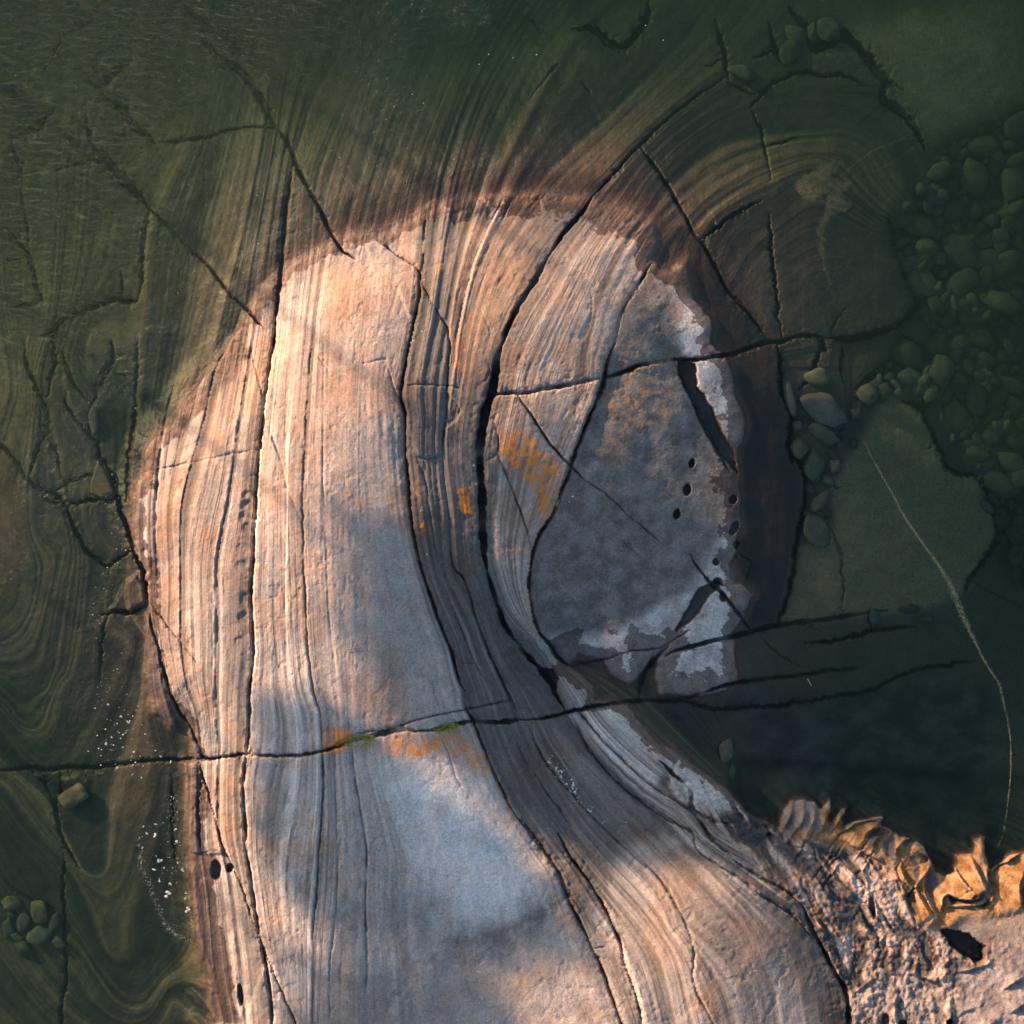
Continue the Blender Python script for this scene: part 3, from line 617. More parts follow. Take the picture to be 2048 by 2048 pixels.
pits = sstep(.61, .68, fbmc(22, 22, 3, 1)) * sstep(.45, .6, fbmc(130, 130, 3, 5))
h = h - .012 * pits * emer
h = h - .010 * sstep(.60, .64, fbm(U / 9, CX / 45 + CY / 45, 3, 6)) * bandy * emer * sstep(.46, .56, fbmc(70, 70, 3, 4))
# the slab and blocks on the dome
h = h + .035 * sharp(SLAB_A, 3.0, 1.5, 2)
h = h - .05 * sharp(E((600, 300), (640, 350), (665, 400), (640, 450), (592, 490)), 3, 1, 3)
h = h + .05 * sharp(E((870, 645), (900, 740), (845, 760), (815, 780), (815, 690)), 3, 1.5, 1)
h = h - .05 * sharp(G((1060, 995), (1250, 985), (1390, 1320), (1480, 1560), (1350, 1932), (1100, 1932)), 4, 1.5, 1) * emer
h = h + .10 * sharp(D((745, 1300), (790, 1370), (800, 1445), (710, 1500), (600, 1490), (640, 1430), (690, 1330)), 5, 2, 1)
h = h + .05 * sharp(G((305, 600), (420, 560), (480, 600), (440, 690), (380, 740), (320, 720)), 8, 4, 2)
print('relief', round(time.time() - T0, 1))

# the cracks themselves
crack_d = np.full(GX.shape, 99.0, np.float32)      # distance to the nearest crack, in pixels
split_d = np.full(GX.shape, 99.0, np.float32)
SNX = GX.astype(np.float64).copy(); SNY = GY.astype(np.float64).copy()
snap_best = np.full(GX.shape, 1.0, np.float32)
cut = np.zeros(GX.shape, np.float32)
for k, (pts, wd, dep, sl, sr, dec, split, wob) in enumerate(CR):
    if k < UNDER and wd < 5.5: wd, dep = wd * .82, dep * .85
    if k >= UNDER: wd, wob = wd * .95, wob * 2.0
    p = smooth_line(pts, 4.5, wob, k)
    pad = max(wd * 1.4 + 10, (dec * 2.6 if (sl or sr) else 0)) + 4
    i0, i1 = np.searchsorted(gx, [p[:, 0].min() - pad, p[:, 0].max() + pad]); j0, j1 = np.searchsorted(gy, [p[:, 1].min() - pad, p[:, 1].max() + pad])
    if i1 - i0 < 2 or j1 - j0 < 2: continue
    d = np.full((j1 - j0, i1 - i0), 1e9); sgn = np.zeros_like(d); nx = np.zeros_like(d); ny = np.zeros_like(d); tt = np.zeros_like(d)
    for s in range(len(p) - 1):
        a, b = p[s], p[s + 1]; e = b - a; L = e @ e + 1e-9
        u0, u1 = np.searchsorted(gx, [min(a[0], b[0]) - pad, max(a[0], b[0]) + pad]) - i0; v0, v1 = np.searchsorted(gy, [min(a[1], b[1]) - pad, max(a[1], b[1]) + pad]) - j0
        u0, v0 = max(u0, 0), max(v0, 0)
        if u1 <= u0 or v1 <= v0: continue
        X = GX[j0 + v0:j0 + v1, i0 + u0:i0 + u1].astype(float); Y = GY[j0 + v0:j0 + v1, i0 + u0:i0 + u1].astype(float)
        t = np.clip(((X - a[0]) * e[0] + (Y - a[1]) * e[1]) / L, 0, 1)
        qx = a[0] + t * e[0]; qy = a[1] + t * e[1]
        dd = np.hypot(X - qx, Y - qy)
        cr_ = e[0] * (Y - a[1]) - e[1] * (X - a[0])
        sub = np.s_[v0:v1, u0:u1]
        better = dd < d[sub]
        d[sub] = np.where(better, dd, d[sub]); sgn[sub] = np.where(better, np.sign(cr_), sgn[sub])
        nx[sub] = np.where(better, qx, nx[sub]); ny[sub] = np.where(better, qy, ny[sub]); tt[sub] = np.where(better, s + t, tt[sub])
    sl_ = np.s_[j0:j1, i0:i1]
    wv = .80 * wd * np.clip(.15 + 1.1 * vnoise(tt * 4.5 / (17.0 if k < UNDER else 10.0), tt * 0 + k * 2.3, 6) + .6 * vnoise(tt * 4.5 / 70.0, tt * 0 + k * 1.3, 5), .3, 1.7)                    # width wanders
    ends = sstep(0, 9, tt) * sstep(0, 9, len(p) - 1 - tt) * .85 + .15                       # cracks taper out
    wv = wv * ends
    prof = 1 - sstep(wv * .30, wv * .5 + 1.5, d)
    deep_v = np.clip((-.1 if k < UNDER else .15) + 1.5 * vnoise(tt * 4.5 / 45.0, tt * 0 + k * 4.1, 3), .22, 1.0)
    chip = sstep(.52, .66, fbmc(15, 15, 3, 5)[sl_]) * np.exp(-np.maximum(d - wv * .5, 0) / (3.5 + wd * .5)) * min(.035, dep * .25) * (d < 1e8) * ends
    h[sl_] -= chip
    cut[sl_] = np.maximum(cut[sl_], dep * prof * deep_v * (.3 + .7 * ends) * lerp(1.0, 1.0, emer[sl_]))
    h[sl_] -= min(.014, dep * .09) * np.exp(-np.maximum(d - wv * .5, 0) / (4 + wd * .3)) * (d < 1e8)
    if sl or sr:
        fall = np.exp(-d / dec) * (d < 1e8) * sstep(0, 12, tt) * sstep(0, 12, len(p) - 1 - tt)
        # image y points down: positive cross product is the right-hand side of travel
        h[sl_] += np.where(sgn > 0, sr, sl) * fall
    sb = snap_best[sl_]
    better = (d < np.minimum(sb, .62) * STEP)
    SNX[sl_] = np.where(better, nx, SNX[sl_]); SNY[sl_] = np.where(better, ny, SNY[sl_]); sb[better] = d[better] / STEP
    crack_d[sl_] = np.minimum(crack_d[sl_], d - wv * .5)
    if split: split_d[sl_] = np.minimum(split_d[sl_], d)
h = h - cut
# beyond the picture: deeper lake, a wooded shore far towards the sun, more bare rock to the south
ex = np.maximum(np.maximum(FL0 - GX, GX - FL1), np.maximum(FL0 - GY, GY - FL1)); ex = np.maximum(ex, 0)
landside = inside(SHORE, GX, GY)
far_in = wx(GX) * SUN_DIR.x + wy(GY) * SUN_DIR.y
shore_far = sstep(22, 30, far_in / math.cos(SUN_EL))
h = np.where(ex > 0, lerp(h, np.where(landside, .8, -1.8), sstep(0, 900, ex)), h)
h = lerp(h, .9, shore_far)
print('cracks', round(time.time() - T0, 1))

# ------------------------------------------------------------------ colour of the stone (mostly its own colour, some light and shade painted in)
def rgb(r, g, b): return np.array([r, g, b], np.float32)
BED_GAIN = rgb(1.12, 1.0, .88)
TAN, TAN2, BROWN, DARK, GREY, PINK = rgb(.44, .35, .30), rgb(.345, .28, .245), rgb(.22, .16, .12), rgb(.075, .072, .076), rgb(.27, .27, .275), rgb(.46, .39, .37)
tone_u = [0, 240, 262, 300, 304, 308, 312, 330, 345, 361, 364, 369, 376, 400, 410, 425, 435, 437, 446, 449, 470, 500, 512, 520, 540, 570, 600, 611, 614, 618, 622, 700, 780, 793, 800, 812, 830, 850, 870, 890, 915, 935, 955, 972, 985, 1005, 1040, 1075, 1088, 1105, 1250, 1500]
tone_v = [.55, .45, .75, .9, .45, .3, .75, .8, .6, .8, .3, .35, .72, .7, .5, .75, .8, .28, .28, .85, .6, .5, .6, .85, .78, .85, .76, .75, .35, .45, .76, .72, .72, .62, .25, .3, .45, .35, .5, .42, .5, .4, .25, .25, .6, .66, .68, .7, .6, .5, .5, .5]
tone = np.interp(U, tone_u, tone_v).astype(np.float32)
stripe = (bands_a - .5) * .16 + (bands_b - .5) * .26 + (bands_c - .5) * .22
finew = bandy * (1 - .70 * sstep(620, 660, U) * (1 - sstep(780, 800, U)) * (1 - .0 * emer))
sband = sstep(796, 806, U) * (1 - sstep(955, 975, U)) * sstep(640, 860, GY) * (1 - sstep(1560, 1800, GY) * .6)
tone = tone - .26 * sband
seslab = soft(P((1240, 1690), (1400, 1640), (1480, 1720), (1560, 1850), (1630, 2080), (1200, 2080), (1170, 1850)), 22)
tone = lerp(tone, .72, seslab * .85)
slaty = soft(H((1230, 190), (1420, 190), (1560, 400), (1760, 560), (2000, 720)) + I((350, 900), (700, 1250), (560, 1230), (300, 1050), (0, 830)) + H((1700, 700), (1480, 520), (1320, 330)), 8)
tone = lerp(tone, .46, slaty)
t_em = np.clip(tone + stripe * finew * (1 + 1.3 * slaty), 0, 1)
def ramp(t, stops):
    xs = [s[0] for s in stops]; out = np.empty(t.shape + (3,), np.float32)
    for c in range(3): out[..., c] = np.interp(t, xs, [s[1][c] for s in stops])
    return out
col_em = ramp(t_em, [(0, DARK), (.3, rgb(.125, .11, .105)), (.5, BROWN * 1.08), (.68, TAN2), (.85, TAN), (1, rgb(.60, .50, .43))])
# submerged stone: broad brown and dark bands
bed_u = [0, 60, 100, 104, 160, 168, 200, 240, 252, 262, 285, 300, 318, 322, 352, 358, 372, 380, 395, 402, 425, 440, 452, 470, 490, 512, 520, 545, 560, 640, 780, 800, 806, 826, 832, 838, 842, 864, 868, 873, 898, 903, 936, 945, 956, 964, 1000, 1035, 1058, 1066, 1072, 1078, 1086, 1092, 1100, 1112, 1118, 1126, 1134, 1150, 1200, 1500]
bed_v = [.62, .62, .66, .40, .30, .55, .35, .45, .75, .35, .30, .35, .40, .85, .80, .28, .30, .55, .60, .30, .35, .70, .30, .55, .35, .30, .80, .45, .50, .45, .45, .42, .22, .22, .62, .66, .20, .22, .66, .20, .24, .62, .66, .50, .44, .36, .34, .36, .34, .62, .40, .70, .42, .74, .44, .70, .36, .66, .40, .30, .45, .5]
tb = np.interp(U, bed_u, bed_v).astype(np.float32)
fold_left = (1 - sstep(285, 330, GX)) * sstep(960, 1060, GY)
tfold = np.interp(U, [60, 100, 130, 150, 170, 174, 178, 182, 186, 200, 215, 230, 246, 250, 254, 262, 285, 290, 305, 328, 332, 338, 380, 420], [.55, .5, .5, .44, .40, .62, .42, .62, .40, .44, .46, .34, .28, .66, .58, .60, .60, .36, .38, .42, .58, .42, .5, .5]).astype(np.float32)
tb = lerp(tb, tfold, fold_left)
stripe_b = (bands_a - .5) * .14 + (bands_b - .5) * .26 + (bands_c - .5) * .22
deep0 = sstep(.55, 1.3, -bed)
tb = np.clip(lerp(tb, .5, .55 * deep0) + stripe_b * bandy * lerp(.85, .75, fold_left) * (1 - .75 * deep0), 0, 1)
tb = np.clip(.47 + (tb - .5) * lerp(1.75, 1.2, deep0), 0, 1)
col_bed = ramp(tb, [(0, rgb(.05, .055, .05)), (.3, rgb(.085, .09, .075)), (.5, rgb(.16, .15, .11)), (.7, rgb(.27, .225, .155)), (1, rgb(.42, .36, .26))])
algae = sstep(.35, .7, fbmc(140, 140, 4, 5)) * sstep(.15, .8, -h)
col_bed = lerp(col_bed, col_bed * rgb(.85, 1.0, .70) + rgb(.0, .012, .0), algae[..., None] * .8)
silt = np.clip(sstep(.5, 1.2, -h) * sstep(.4, .6, fbmc(200, 200, 3, 2) + .1), 0, 1)
col_bed = lerp(col_bed, rgb(.30, .30, .19), silt[..., None] * .6)
col_bed = lerp(col_bed, rgb(.16, .15, .115) * (.75 + .5 * fbmc(60, 60, 4, 1))[..., None], (right_bed * .9)[..., None])
dark_shelf = soft(F((330, 0), (580, 10), (595, 250), (650, 430), (640, 620), (720, 700), (730, 900), (680, 1150), (640, 1400), (575, 1585), (440, 1610), (300, 1640), (380, 1500), (330, 1300), (370, 1000), (350, 800)) + C((300, 1880), (0, 1500), (0, 1250), (150, 1300), (560, 1880)), 18)
col_bed = lerp(col_bed, lerp(rgb(.022, .021, .023), rgb(.085, .045, .028), sstep(.45, .75, fbmc(22, 60, 4, 3))[..., None]), (dark_shelf * .92)[..., None])
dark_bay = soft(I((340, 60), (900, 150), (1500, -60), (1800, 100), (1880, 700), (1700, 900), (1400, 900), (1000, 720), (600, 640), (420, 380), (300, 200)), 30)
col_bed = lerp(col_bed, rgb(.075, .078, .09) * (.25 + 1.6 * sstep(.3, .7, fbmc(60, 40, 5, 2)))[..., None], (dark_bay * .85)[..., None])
sand = np.maximum(soft(F((1180, 320), (1380, 380), (1560, 720), (1740, 780), (1830, 1080), (1640, 1400), (1380, 1500), (600, 1570), (700, 1150), (900, 1050), (880, 800), (1040, 560)), 14), soft(C((960, 60), (1932, -50), (1932, 700), (1420, 700), (1200, 420)), 40))
col_bed = lerp(col_bed, rgb(.50, .48, .30), (sand * .85)[..., None])
# a brown fold with pale core, upper right
m = np.clip(sharp(C((700, 970), (760, 945), (900, 850), (960, 870), (880, 960), (1000, 990), (940, 1060), (1000, 1110), (960, 1150), (880, 1180), (840, 1260), (845, 1440), (880, 1560), (915, 1700), (880, 1600), (830, 1450), (805, 1260), (850, 1130), (870, 1040), (800, 1100), (720, 1080), (680, 1020)), 3.0, 9, 2), 0, 1) * (.65 + .35 * sstep(.35, .6, fbmc(16, 16, 3, 6)))
col_bed = lerp(col_bed, rgb(.46, .40, .27) * (.7 + .5 * fbmc(8, 8, 3, 2))[..., None], (m * .85)[..., None])
for poly, c_, s_ in [(C((20, 1030), (130, 960), (300, 850), (560, 800), (860, 755), (960, 780), (930, 860), (700, 900), (560, 1000), (300, 990), (180, 1080), (80, 1220), (-30, 1300)), rgb(.36, .29, .18), 6)]:
    mm = sharp(poly, s_, 6, 1) * sstep(.42, .62, fbm(U / 5, CX / 90, 3, 4))
    col_bed = lerp(col_bed, c_, (mm * .8)[..., None])
col_bed = lerp(col_bed, rgb(.03, .034, .022), (m_cob * .8)[..., None])  # bed colour darkened to stand for the shade in the gaps between cobbles
rust_slab = soft(D((-60, 560), (60, 690), (105, 780), (115, 1000), (100, 1250), (60, 1420), (-60, 1450)), 6)
col_bed = lerp(col_bed, rgb(.26, .13, .065) * (.6 + .8 * fbmc(40, 40, 4, 2))[..., None], (rust_slab * .75)[..., None])
brown_arch = soft(LL((240, 290), (400, 200), (640, 300), (800, 370), (900, 640), (800, 600), (620, 400), (420, 300)), 5)
col_bed = lerp(col_bed, rgb(.30, .22, .10), (brown_arch * .7)[..., None])
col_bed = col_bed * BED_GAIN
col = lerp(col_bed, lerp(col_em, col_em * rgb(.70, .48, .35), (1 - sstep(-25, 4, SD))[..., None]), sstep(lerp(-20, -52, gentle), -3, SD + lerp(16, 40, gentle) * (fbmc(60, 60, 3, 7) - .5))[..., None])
# the massive grey block, with grazing orange sunlight painted into its upper left
mott = fbmc(34, 34, 5, 6)
c_mass = lerp(rgb(.11, .098, .09), rgb(.185, .172, .163), sstep(.3, .75, mott)[..., None])
graze_orange = soft(E((1480, 220), (1840, 130), (1932, 350), (1800, 500), (1600, 560), (1400, 760), (1380, 640), (1450, 450)), 30) * sstep(.45, .62, fbmc(26, 18, 4, 2))
c_mass = lerp(c_mass, rgb(.36, .22, .12), (graze_orange * .65)[..., None])
palefr = soft(E((1100, 1640), (1350, 1640), (1650, 1600), (1932, 1420), (2150, 1000), (2250, 1100), (2250, 1450), (2130, 1720), (2250, 1932), (1750, 1932), (1250, 1800)), 20)
palefr = np.maximum(palefr, soft(P((1330, 1200), (1480, 1150), (1520, 1250), (1490, 1400), (1190, 1400), (1190, 1290)), 12))
palefr = np.maximum(palefr, soft(P((1340, 555), (1420, 640), (1440, 710), (1490, 850), (1470, 895), (1390, 770), (1360, 690)), 6))
c_mass = lerp(c_mass, rgb(.42, .42, .415), (palefr * (.5 + .5 * sstep(.35, .6, fbmc(40, 40, 4, 7))))[..., None])
em_mask = sstep(-4, 6, SD)
col = lerp(col, c_mass, (massive * em_mask)[..., None])
lowgrey = sstep(1020, 1250, GY + .25 * (GX - 760)) * sstep(-5, 10, SD) * (1 - m_crumb) * (1 - m_fold)
lum = col.mean(-1, keepdims=True)
col = lerp(col, lum * rgb(1.08, .99, .93), (.6 * lowgrey)[..., None])
patchy = sstep(.44, .62, fbmc(150, 190, 5, 0)) * em_mask * (1 - m_crumb) * (1 - m_fold)
col = lerp(col, col.mean(-1, keepdims=True) * rgb(.98, .92, .88), (.55 * patchy)[..., None])
rusty2 = sstep(.50, .66, fbmc(110, 160, 5, 3)) * em_mask * (1 - m_crumb) * (1 - m_fold) * (1 - massive)
col = lerp(col, col * rgb(.86, .66, .52), (.55 * rusty2)[..., None])
# pale weathered field on the south slab, grey cast of the lower dome
palewhite = soft(H((200, 420), (700, 480), (900, 800), (1100, 1100), (1050, 1300), (700, 1400), (500, 1150), (250, 700)), 45)
col = lerp(col, rgb(.68, .66, .645), (palewhite * .68)[..., None])
darkmott = soft(H((-700, 1200), (150, 1000), (500, 1250), (850, 1380), (1150, 1150), (1300, 1500), (1400, 1932), (1500, 2200), (-500, 2200)), 40) * sstep(.42, .62, fbmc(60, 75, 5, 1))
col = lerp(col, rgb(.19, .175, .17), (darkmott * .6)[..., None])
arc = soft(H((560, 1440), (700, 1400), (870, 1390), (1050, 1310), (1180, 1190), (1210, 1240), (1080, 1370), (900, 1440), (700, 1480)), 12) * sstep(.3, .55, fbmc(18, 18, 4, 4))
col = lerp(col, rgb(.10, .10, .10), (arc * .7)[..., None])
for poly, c_, s_, a_ in [
    (D((1250, 1150), (1400, 1000), (1400, 1500), (1310, 1750), (1220, 1800), (1230, 1400)), rgb(.22, .17, .15), 14, .65),
    (G((1390, 600), (1600, 560), (1640, 760), (1560, 860), (1430, 900)), rgb(.15, .14, .14), 16, .5),
    (B((1180, 1450), (1350, 1420), (1520, 1560), (1480, 1750), (1200, 1750), (1050, 1700)), rgb(.30, .22, .18), 26, .5),
    (B((760, 1400), (1040, 1380), (960, 1700), (900, 1880), (700, 1932), (730, 1600)), rgb(.40, .27, .18), 26, .55),
    (D((1780, 160), (1980, 150), (1980, 450), (1850, 520), (1720, 440)), rgb(.33, .21, .15), 24, .55),
    (E((0, 100), (300, 130), (250, 300), (0, 330)), rgb(.33, .21, .15), 24, .45),
    (E((430, 650), (780, 520), (770, 800), (500, 850)), rgb(.17, .145, .135), 14, .6),
    (H((1500, 1280), (1750, 1240), (1932, 1450), (1900, 1700), (1700, 1500)), rgb(.42, .29, .22), 26, .4)]:
    col = lerp(col, c_, (soft(poly, s_) * a_ * (.4 + .6 * sstep(.35, .6, fbmc(30, 45, 4, 3))) * emer)[..., None])
# curved stain low on the left of the dome
st = soft(K((170, 1640), (250, 1560), (380, 1530), (460, 1570), (520, 1660), (580, 1830), (560, 1830), (500, 1690), (450, 1600), (370, 1560), (260, 1590)), 3.5)
col = lerp(col, rgb(.12, .13, .15), (st * .75)[..., None])
# contorted corner: pink granite knots, dark seams, orange smooth folds
c_cr = ramp(lerp(rg, rg2, south) + .10 * (fbmc(10, 10, 3, 3) - .5) - .005, [(0, rgb(.03, .03, .033)), (.44, rgb(.055, .055, .06)), (.49, rgb(.16, .085, .045)), (.53, rgb(.25, .18, .145)), (.62, rgb(.38, .295, .25)), (1, rgb(.5, .43, .39))])
for poly in [J((0, 470), (150, 560), (330, 680), (500, 790), (640, 930), (600, 970), (430, 850), (330, 800), (150, 720), (60, 640), (0, 560)), J((0, 690), (100, 770), (180, 880), (200, 970), (100, 880), (-20, 790)), J((-200, 330), (0, 450), (0, 520), (-150, 440)),
             J((370, 970), (450, 960), (530, 1060), (520, 1120), (440, 1080)), J((590, 1330), (680, 1310), (720, 1400), (640, 1480), (590, 1420)), J((470, 540), (640, 570), (650, 620), (500, 590)), J((560, 660), (680, 740), (700, 800), (600, 740)), J((1270, 1480), (1330, 1380), (1390, 1420), (1370, 1500), (1300, 1510))]:
    mm = sharp(poly, 4.5, 6, 2)
    c_cr = lerp(c_cr, rgb(.05, .05, .054), (mm * .85)[..., None])
knot = soft(J((600, 1640), (780, 1540), (1000, 1500), (1300, 1600), (1300, 1980), (560, 1980)), 14)
knot = np.maximum(knot, soft(J((1380, 1500), (1600, 1450), (1980, 1200), (1980, 2000), (1380, 2000)), 20) * .8)
c_cr = lerp(c_cr, lerp(rgb(.40, .335, .305), rgb(.17, .145, .14), sstep(.45, .6, fbmc(14, 22, 4, 2))[..., None]), (knot * .55)[..., None])
c_cr = lerp(c_cr, lerp(rgb(.20, .17, .165), rgb(.33, .285, .27), sstep(.4, .6, fbm(lu / 60, lv / 22, 4, 6))[..., None]), (smoothland * .65)[..., None])
col = lerp(col, c_cr, (m_crumb * em_mask)[..., None])
wv_ = fbm(CX / 30 + 2 * fbmc(60, 60, 3, 1), CY / 30 + 2 * fbmc(60, 60, 3, 4), 3, 6)
c_fo = lerp(rgb(.20, .10, .035), rgb(.34, .20, .095), sstep(.35, .65, fbmc(22, 22, 4, 3))[..., None])
grey_left = soft(J((0, 380), (110, 180), (330, 190), (360, 420), (200, 440)), 10)
c_fo = lerp(c_fo, rgb(.22, .185, .16) * (.6 + .8 * fbm(CX / 9, CY / 40, 3, 2))[..., None], (grey_left * .9)[..., None])
for poly, v_ in [(J((690, 500), (720, 440), (830, 400), (900, 410), (780, 470), (740, 560), (710, 560)), .035), (LL((340, 580), (370, 520), (450, 510), (560, 550), (610, 620), (560, 590), (480, 570), (400, 580)), .08), (LL((420, 720), (470, 720), (560, 830), (520, 1090), (490, 1050), (480, 900)), .05),
                 (LL((640, 900), (700, 800), (720, 850), (780, 960), (820, 1100), (680, 1160), (650, 1100)), .075), (LL((920, 1190), (1000, 1230), (1180, 1240), (1320, 1170), (1390, 1120), (1400, 1200), (1340, 1270), (1180, 1310), (950, 1320)), .03),
                 (LL((1180, 1370), (1330, 1350), (1430, 1240), (1470, 1320), (1380, 1370), (1250, 1390)), .03), (LL((1410, 900), (1460, 870), (1500, 930), (1460, 1180), (1420, 1160)), .08), (LL((20, 270), (200, 170), (400, 170), (300, 270), (180, 340), (40, 330)), .03),
                 (LL((80, 560), (170, 480), (240, 390), (250, 600), (230, 780), (150, 720)), .07), (LL((340, 1200), (470, 1170), (560, 1480), (420, 1400)), .04), (LL((1000, 1530), (1060, 1460), (1150, 1480), (1090, 1580), (1010, 1610)), .06), (LL((1850, 1180), (1960, 950), (1960, 1300), (1870, 1370)), .05),  # the trough patch has its shadow painted into the colour
                 (LL((250, 1000), (330, 1010), (480, 1180), (380, 1200)), .04)]:
    c_fo = lerp(c_fo, rgb(v_, v_ * .96, v_ * 1.05), (sharp(poly, 2.6, 3, 1) * .92)[..., None])
for pts in [LL((330, 600), (350, 520), (450, 495), (560, 530), (620, 620)), LL((560, 640), (640, 680), (690, 760)), LL((820, 1330), (830, 1220), (920, 1180), (1050, 1230), (1200, 1240)), LL((1050, 960), (1130, 1060), (1220, 1150)), LL((1220, 830), (1330, 1000), (1390, 1120), (1400, 1210)), LL((1310, 560), (1360, 700), (1390, 950)), LL((640, 1170), (690, 1280), (750, 1480)), LL((1000, 1340), (1200, 1330), (1340, 1290)), LL((1040, 1440), (1200, 1460), (1400, 1440))]:
    p = smooth_line(pts, 4); i0, i1 = np.searchsorted(gx, [p[:, 0].min() - 8, p[:, 0].max() + 8]); j0, j1 = np.searchsorted(gy, [p[:, 1].min() - 8, p[:, 1].max() + 8])
    q = np.s_[j0:j1, i0:i1]
    c_fo[q] = lerp(c_fo[q], rgb(.42, .31, .22), (.75 * np.exp(-(poly_dist(p, GX[q], GY[q], False) / 2.2) ** 2))[..., None])
col = lerp(col, c_fo, (m_fold * em_mask)[..., None])
strip_pale = soft(H((1410, 190), (1580, 165), (1640, 240), (1770, 430), (1740, 480), (1640, 420), (1500, 280)), 6)
strip_pale = np.maximum(strip_pale, soft(H((1790, 440), (1932, 530)) + I((200, 580), (350, 720), (250, 760), (100, 700), (0, 600)), 6))
col = lerp(col, rgb(.52, .485, .44) * (.72 + .5 * fbmc(7, 7, 3, 5))[..., None], (strip_pale * .85)[..., None])
# red-brown fringe where the lake wets the rock now and then
fr = np.exp(-((SD - 8) / 12) ** 2) * (1 - massive) * sstep(.35, .55, fbmc(50, 50, 3, 4)) * (1 - m_fold) * (1 - m_crumb)
col = lerp(col, rgb(.36, .20, .10), (fr * .38)[..., None])
lich = np.zeros(GX.shape, np.float32)
for poly, s_, a_ in [(E((880, 480), (1020, 490), (1080, 580), (1250, 690), (1220, 820), (1150, 980), (1080, 1000), (1050, 820), (940, 720), (860, 600)), 14, .74), (E((650, 800), (755, 820), (750, 980), (640, 1000)), 12, .8), (E((420, 990), (500, 1000), (505, 1080), (430, 1060)), 7, .8),
                    (E((390, 700), (470, 780), (480, 900), (400, 880)), 9, .6), (H((150, 380), (380, 300), (560, 290), (720, 300), (790, 400), (890, 570), (830, 590), (600, 450), (330, 480), (170, 440)), 18, .74), (H((800, 420), (890, 580), (960, 740), (1010, 860), (960, 820), (840, 600)), 8, .7),
                    (H((-90, 260), (60, 270), (100, 330), (50, 420), (-80, 470)), 12, .85), (E((230, 640), (290, 640), (280, 760), (240, 740)), 9, .6), (E((860, 1000), (900, 1000), (900, 1250), (860, 1240)), 8, .4), (H((560, 600), (960, 700), (1000, 850), (760, 760)), 30, .42),
                    (E((610, 0), (700, 0), (760, 140), (680, 250), (610, 230)), 14, .5), (E((1090, 820), (1180, 830), (1170, 900), (1100, 900)), 7, .7), (G((1560, 440), (1800, 430), (1790, 470), (1500, 480)), 8, .5), (J((980, 850), (1150, 930), (1260, 1090), (1050, 1100)), 16, .5), (J((1400, 1060), (1900, 1000), (1800, 1100), (1420, 1190)), 14, .45), (E((640, 1770), (780, 1780), (770, 1830), (650, 1840)), 8, .45)]:
    lich = np.maximum(lich, soft(poly, s_) * a_)
guano = np.zeros(GX.shape, np.float32)
for poly, s_, a_ in [(H((1080, 380), (1180, 430), (1360, 680), (1520, 860), (1480, 860), (1300, 700), (1150, 520)), 6, 1.0), (H((150, 300), (500, 500), (600, 900), (400, 1000), (200, 700)), 40, .35), (E((700, 640), (770, 640), (770, 850), (730, 820)), 8, .8), (B((230, 1500), (310, 1500), (310, 1620), (250, 1600)), 8, .5), (E((1200, 700), (1350, 600), (1300, 1000), (1150, 1300)), 20, .5), (H((0, 500), (100, 1000), (0, 1700), (-100, 1400)), 30, .4)]:
    guano = np.maximum(guano, soft(poly, s_) * a_)
guano = np.maximum(guano, .16 * emer)
wet_and_holes = np.maximum(hole_mask, pool_mask)  # holes are darkened by the same mask as the pools
for poly in [B((1040, 1140), (1120, 1120), (1200, 1150), (1280, 1180), (1340, 1210), (1420, 1250), (1500, 1270), (1560, 1310), (1640, 1340), (1690, 1420), (1720, 1470), (1790, 1330), (1760, 1230), (1640, 1120), (1500, 1090), (1390, 1050), (1130, 1030), (1000, 1050)),
             D((905, 595), (1000, 510), (1100, 410), (1145, 375), (1150, 330), (1280, 240), (1320, 140), (1390, 100), (1300, -60), (1180, 60), (1070, 230), (970, 380), (880, 500)),
             A((1545, 1560), (1600, 1510), (1660, 1500), (1720, 1450), (1790, 1400), (1850, 1375), (1932, 1370), (1932, 1220), (1700, 1270), (1480, 1430), (1350, 1700), (1400, 1800)),
             B((0, 1335), (160, 1310), (290, 1310), (330, 1250), (460, 1225), (480, 1160), (460, 1090), (300, 1150), (0, 1180)),
             G((1130, 1040), (1135, 1110), (1160, 1150), (1180, 1230), (1150, 1320), (1145, 1400), (1180, 1500), (1220, 1570), (1240, 1650), (1260, 1770), (1320, 1870), (1360, 1960), (1100, 1960), (1040, 1300), (1050, 1000)),
             D((735, 880), (760, 800), (800, 780), (770, 900), (760, 1000), (750, 1100), (720, 1050))]:
    wet_and_holes = np.maximum(wet_and_holes, sharp(poly, 3.0, 5.0, 4))
gloss_dark = soft(G((945, 290), (1060, 300), (1060, 450), (960, 400)), 6)
print('colour', round(time.time() - T0, 1))

